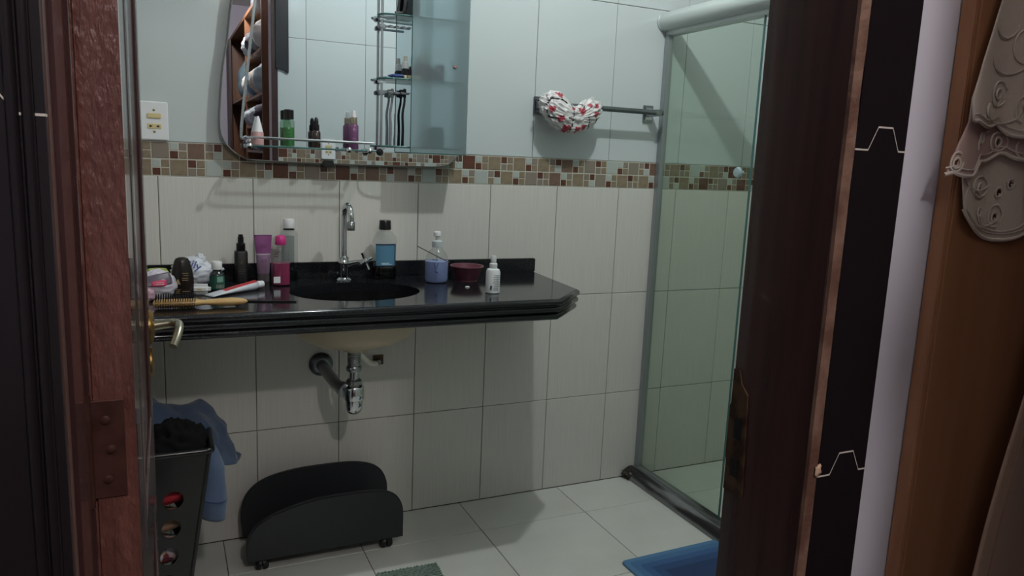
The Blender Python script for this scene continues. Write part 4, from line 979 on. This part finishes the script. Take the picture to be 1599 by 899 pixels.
for z, xl in ((1.895, 0.9), (1.6, 0.9), (1.35, 0.885), (1.2127, 0.86), (1.1462, 0.8448), (1.0774, 0.8285), (1.0073, 0.8157), (0.9525, 0.8087), (0.8183, 0.7912), (0.585, 0.762), (0.3516, 0.7445)):  # lower left edge scaled about the camera when the cloth moved toward the wall
    rows.append([(xl+(1.12-xl)*u, -2.205-.010*sin(u*9+z*1.2)*min(1, (1.95-z)*2)-.006*u, z) for u in (0, .12, .25, .38, .5, .63, .75, .88, 1)])
grid_surface(rows, FAB, 'cloth', hc, .002, 4, 4)
tube('seam', [(r[0][0]+.02+.004*i/10, r[1][1]-.0025, r[0][2]) for i, r in enumerate(rows)], .0007, mat('cloth_seam', (150, 122, 104), .9), hc, 6)
LACE = mat('lace_cotton', (222, 210, 196), .9, sheen=.2, bump=(500, .25)); LACE2 = mat('lace_cotton_thin', (200, 174, 166), .9, bump=(500, .25)); EMB = mat('embroidery_thread', (228, 218, 206), .85, bump=(800, .5))
lc = empty('lace_curtain', (0, 0, 0), 'white eyelet lace with scalloped tiers hanging in front of the wardrobe', 'lace cloth')
def interp(T, v):
    for (a, x), (b, y) in zip(T[:-1], T[1:]):
        if a <= v <= b: return x+(y-x)*(v-a)/(b-a)
    return T[0][1] if v < T[0][0] else T[-1][1]
def tier(name, left, hem, ztop, y0, m, holes, rings, amp=.006, ny=22):
    """left: x of left edge by z; hem: z of hem by x"""
    V = []; F = []; nu, nv = 110, 110; xr = 1.05
    for j in range(nv+1):
        s = j/nv
        for i in range(nu+1):
            u = i/nu
            x = .69+u*(xr-.69); zh = interp(hem, x); z = ztop+(zh-ztop)*s
            xl = interp(left, z); x2 = xl+u*(xr-xl); zh = interp(hem, x2); z = ztop+(zh-ztop)*s
            y = y0-amp*sin(x2*ny*pi+z*9)-.4*amp*sin(x2*61+z*23)
            V.append((x2, y, z))
    for j in range(nv):
        for i in range(nu):
            q = (j*(nu+1)+i, j*(nu+1)+i+1, (j+1)*(nu+1)+i+1, (j+1)*(nu+1)+i)
            cx = (V[q[0]][0]+V[q[2]][0])/2; cz = (V[q[0]][2]+V[q[2]][2])/2
            if any(((cx-hx_)/.0031)**2+((cz-hz_)/.0038)**2 < 1 for hx_, hz_ in holes): continue
            F.append(q)
    o = obj(name, V, F, m, lc, True); md = o.modifiers.new('thickness', 'SOLIDIFY'); md.thickness = .0012
    EV = []; EF = []
    def yat(x, z): return y0-amp*sin(x*ny*pi+z*9)-.4*amp*sin(x*61+z*23)-.001
    def stroke(P, r):
        s = len(EV)
        for k, (x, z) in enumerate(P):
            a = P[min(k+1, len(P)-1)]; b = P[max(k-1, 0)]; tx, tz = a[0]-b[0], a[1]-b[1]; l = sqrt(tx*tx+tz*tz)+1e-9; nx_, nz_ = -tz/l, tx/l
            y = yat(x, z)
            EV.extend([(x-nx_*r, y, z-nz_*r), (x, y-r*.9, z), (x+nx_*r, y, z+nz_*r)])
        for k in range(len(P)-1):
            for q in (0, 1): EF.append((s+k*3+q, s+k*3+q+1, s+k*3+q+4, s+k*3+q+3))
    for hx_, hz_ in holes: stroke([(hx_+.0042*cos(2*pi*k/16), hz_+.005*sin(2*pi*k/16)) for k in range(17)], .0013)
    for rx_, rz_, ra, rb, a0, a1 in rings: stroke([(rx_+ra*cos(R(a0+(a1-a0)*k/24)), rz_+rb*sin(R(a0+(a1-a0)*k/24))) for k in range(25)], .0013)
    hp = [(x, z+.0006) for x, z in hem if interp(left, z) <= x+.004]
    stroke(hp, .002); stroke([(x, z+.0065) for x, z in hp], .0009)
    tag(obj('embroidery', EV, EF, EMB, lc, True), kind='stuff')
def scal(P, per, amp):
    """fine scallops along a hem given by a few points"""
    out_ = []
    x = P[0][0]
    while x <= P[-1][0]:
        out_.append((x, interp(P, x)-amp*abs(sin((x-P[0][0])/per*pi)))); x += .002
    return out_
leftA = [(1.2816, 0.7349), (1.4443, 0.7355), (1.4744, 0.7276), (1.5106, 0.7385), (1.5672, 0.7578), (1.7637, 0.8168), (1.8842, 0.8771)]  # lace edges, hems, eyelets and rings scaled about the camera to a deeper plane
hemA = scal([(0.6963, 1.4527), (0.7385, 1.4455), (0.7795, 1.4455), (0.8253, 1.4335), (0.8868, 1.4407), (1.0338, 1.4383)], .042, .005)
leftB = [(1.3841, 0.7179), (1.3948, 0.7185), (1.4259, 0.728), (1.4856, 0.7519), (1.6408, 0.7973)]
hemB = scal([(0.6898, 1.3948), (0.7519, 1.3948), (0.7614, 1.4068), (0.8056, 1.4187), (0.8498, 1.4068), (0.8928, 1.4115), (1.0241, 1.402)], .036, .0035)
leftC = [(1.3192, 0.7708), (1.3369, 0.7649), (1.3605, 0.7525), (1.3912, 0.7425), (1.4609, 0.746)]
hemC = [(.69+i*.002, 0) for i in range(181)]
hemC = [(x, 1.3263+.040*abs((x-0.8216)/.078)**2.2 if abs(x-0.8216) < .082 else 1.3443+.014*cos((x-0.9036)*34)) for x, _ in hemC]
tier('top_tier', leftA, hemA, 1.895, -2.190, LACE, [(0.7759, 1.4744), (0.8144, 1.4624), (0.8675, 1.472), (0.8024, 1.5323), (0.8506, 1.5564)],
     [(0.7759, 1.4744, 0.0121, 0.0121, 30, 330), (0.8144, 1.4624, 0.0133, 0.0145, -60, 250), (0.7807, 1.4576, 0.0265, 0.0121, 150, 380), (0.8675, 1.472, 0.0145, 0.0145, 0, 300), (0.8024, 1.5226, 0.0169, 0.0169, 90, 400), (0.7807, 1.5082, 0.0241, 0.0145, 180, 340), (0.8313, 1.5022, 0.0241, 0.0193, 20, 260), (0.8554, 1.5443, 0.0169, 0.0241, 0, 280), (0.8144, 1.5612, 0.0217, 0.0169, 150, 420), (0.771, 1.5419, 0.0169, 0.0145, 200, 360)], amp=.0042)
tier('middle_tier', leftB, hemB, 1.63, -2.184, LACE2, [(0.762, 1.4306), (0.7937, 1.4283), (0.728, 1.4044), (0.8331, 1.4354)],
     [(0.7937, 1.4283, 0.0119, 0.0096, 0, 360), (0.728, 1.4056, 0.0072, 0.0096, 60, 360), (0.7794, 1.4235, 0.0239, 0.0143, 100, 200), (0.8331, 1.4235, 0.0167, 0.0119, 150, 400)], amp=.003)
tier('bottom_tier', leftC, hemC, 1.47, -2.179, LACE, [(0.7803, 1.3806), (0.8121, 1.3771), (0.8251, 1.3865), (0.785, 1.3558), (0.8121, 1.3511), (0.8523, 1.3688)],
     [(0.7803, 1.3818, 0.0153, 0.0106, 0, 360), (0.8121, 1.3523, 0.0094, 0.0118, -40, 300), (0.7909, 1.3688, 0.039, 0.0283, 150, 310), (0.8216, 1.3617, 0.0425, 0.026, 190, 350), (0.7767, 1.3924, 0.026, 0.0142, 160, 330)], amp=.0025)

# shelving closet deeper in the bedroom, seen through the doorway in the mirror
cl = empty('closet', (.62, -2.63, 0), 'long wooden open closet with crowded shelves seen in the mirror', 'closet')
CW = mat('closet_wood', (112, 76, 52), .45, bump=(40, .1, (1, 1, .05)), var=(9, (3, 3, .2), (94, 62, 40), .3, .7))
box('near_panel', 0, .6, -.02, 0, 0, 2.36, CW, cl); box('divider', 0, .6, -1.08, -1.06, 0, 2.36, CW, cl); box('far_panel', 0, .6, -2.5, -2.48, 0, 2.36, CW, cl)
box('back_panel', .585, .6, -2.48, -.02, 0, 2.36, CW, cl); box('top_board', 0, .6, -2.5, 0, 2.36, 2.385, CW, cl)
for z in (.08, .55, 1.0, 1.38, 1.56, 1.76, 2.05): box('shelf', .005, .585, -1.06, -.02, z-.018, z, CW, cl)
for z in (.08, 1.2, 1.8): box('shelf', .005, .585, -2.48, -1.08, z-.018, z, CW, cl)
DKP = mat('dark_closet_panel', (52, 34, 30), .5)
pd = box('dark_sliding_panel', -.02, .0, -2.62, -2.3, 0, 2.36, DKP, cl)
gcols = [((200, 206, 210), 'white'), ((150, 170, 178), 'pale blue'), ((186, 178, 164), 'beige'), ((90, 118, 142), 'steel blue'), ((206, 206, 200), 'off-white'), ((120, 128, 132), 'grey'), ((60, 50, 70), 'dark purple'), ((176, 190, 196), 'ice blue')]
shelfname = {1.0: 'second closet shelf', 1.38: 'third closet shelf', 1.56: 'fourth closet shelf', 1.76: 'fifth closet shelf', 2.05: 'top closet shelf'}
gi = 0
for z in (1.0, 1.38, 1.56, 1.76, 2.05):
    for k in range(4):
        hgt = {1.0: .10, 1.38: .065, 1.56: .075, 1.76: .11, 2.05: .10}[z]; c, nm = gcols[(gi*3+k) % 8]
        place = ('at the near end', 'second from the near end', 'third from the near end', 'by the divider')[k]
        tag(blob('folded_garment', (.15, .105, hgt), mat('garment_cloth', c, .9, sheen=.2), None, (.735, -2.78-k*.235, z+hgt*.86), .22, 3, 28, 18, seed=gi*4+k+20, ridge=.5, flat=-hgt*.86),
            '%s rolled garment on the %s %s' % (nm, shelfname[z], place), 'clothing', 'rolled garments on the closet shelves')
    gi += 1
tag(blob('blue_hat', (.10, .17, .17), mat('grey_blue_felt', (92, 112, 120), .9), None, (.72, -4.35, 1.953), .15, 2, 32, 20, seed=41, flat=-.152), 'grey blue cloth bundle on the far closet shelf', 'clothing')
bg = empty('dark_bag', (.78, -3.5, 2.386), 'dark grey bag on top of the closet', 'bag'); box('bag_body', -.12, .12, -.16, .16, 0, .24, mat('dark_grey_fabric', (52, 56, 60), .8), bg, .03, 3); tube('strap', [(-.1, -.1, .23), (-.11, -.05, .3), (-.11, .05, .3), (-.1, .1, .23)], .008, BLACKPL, bg, 8, smooth=5)
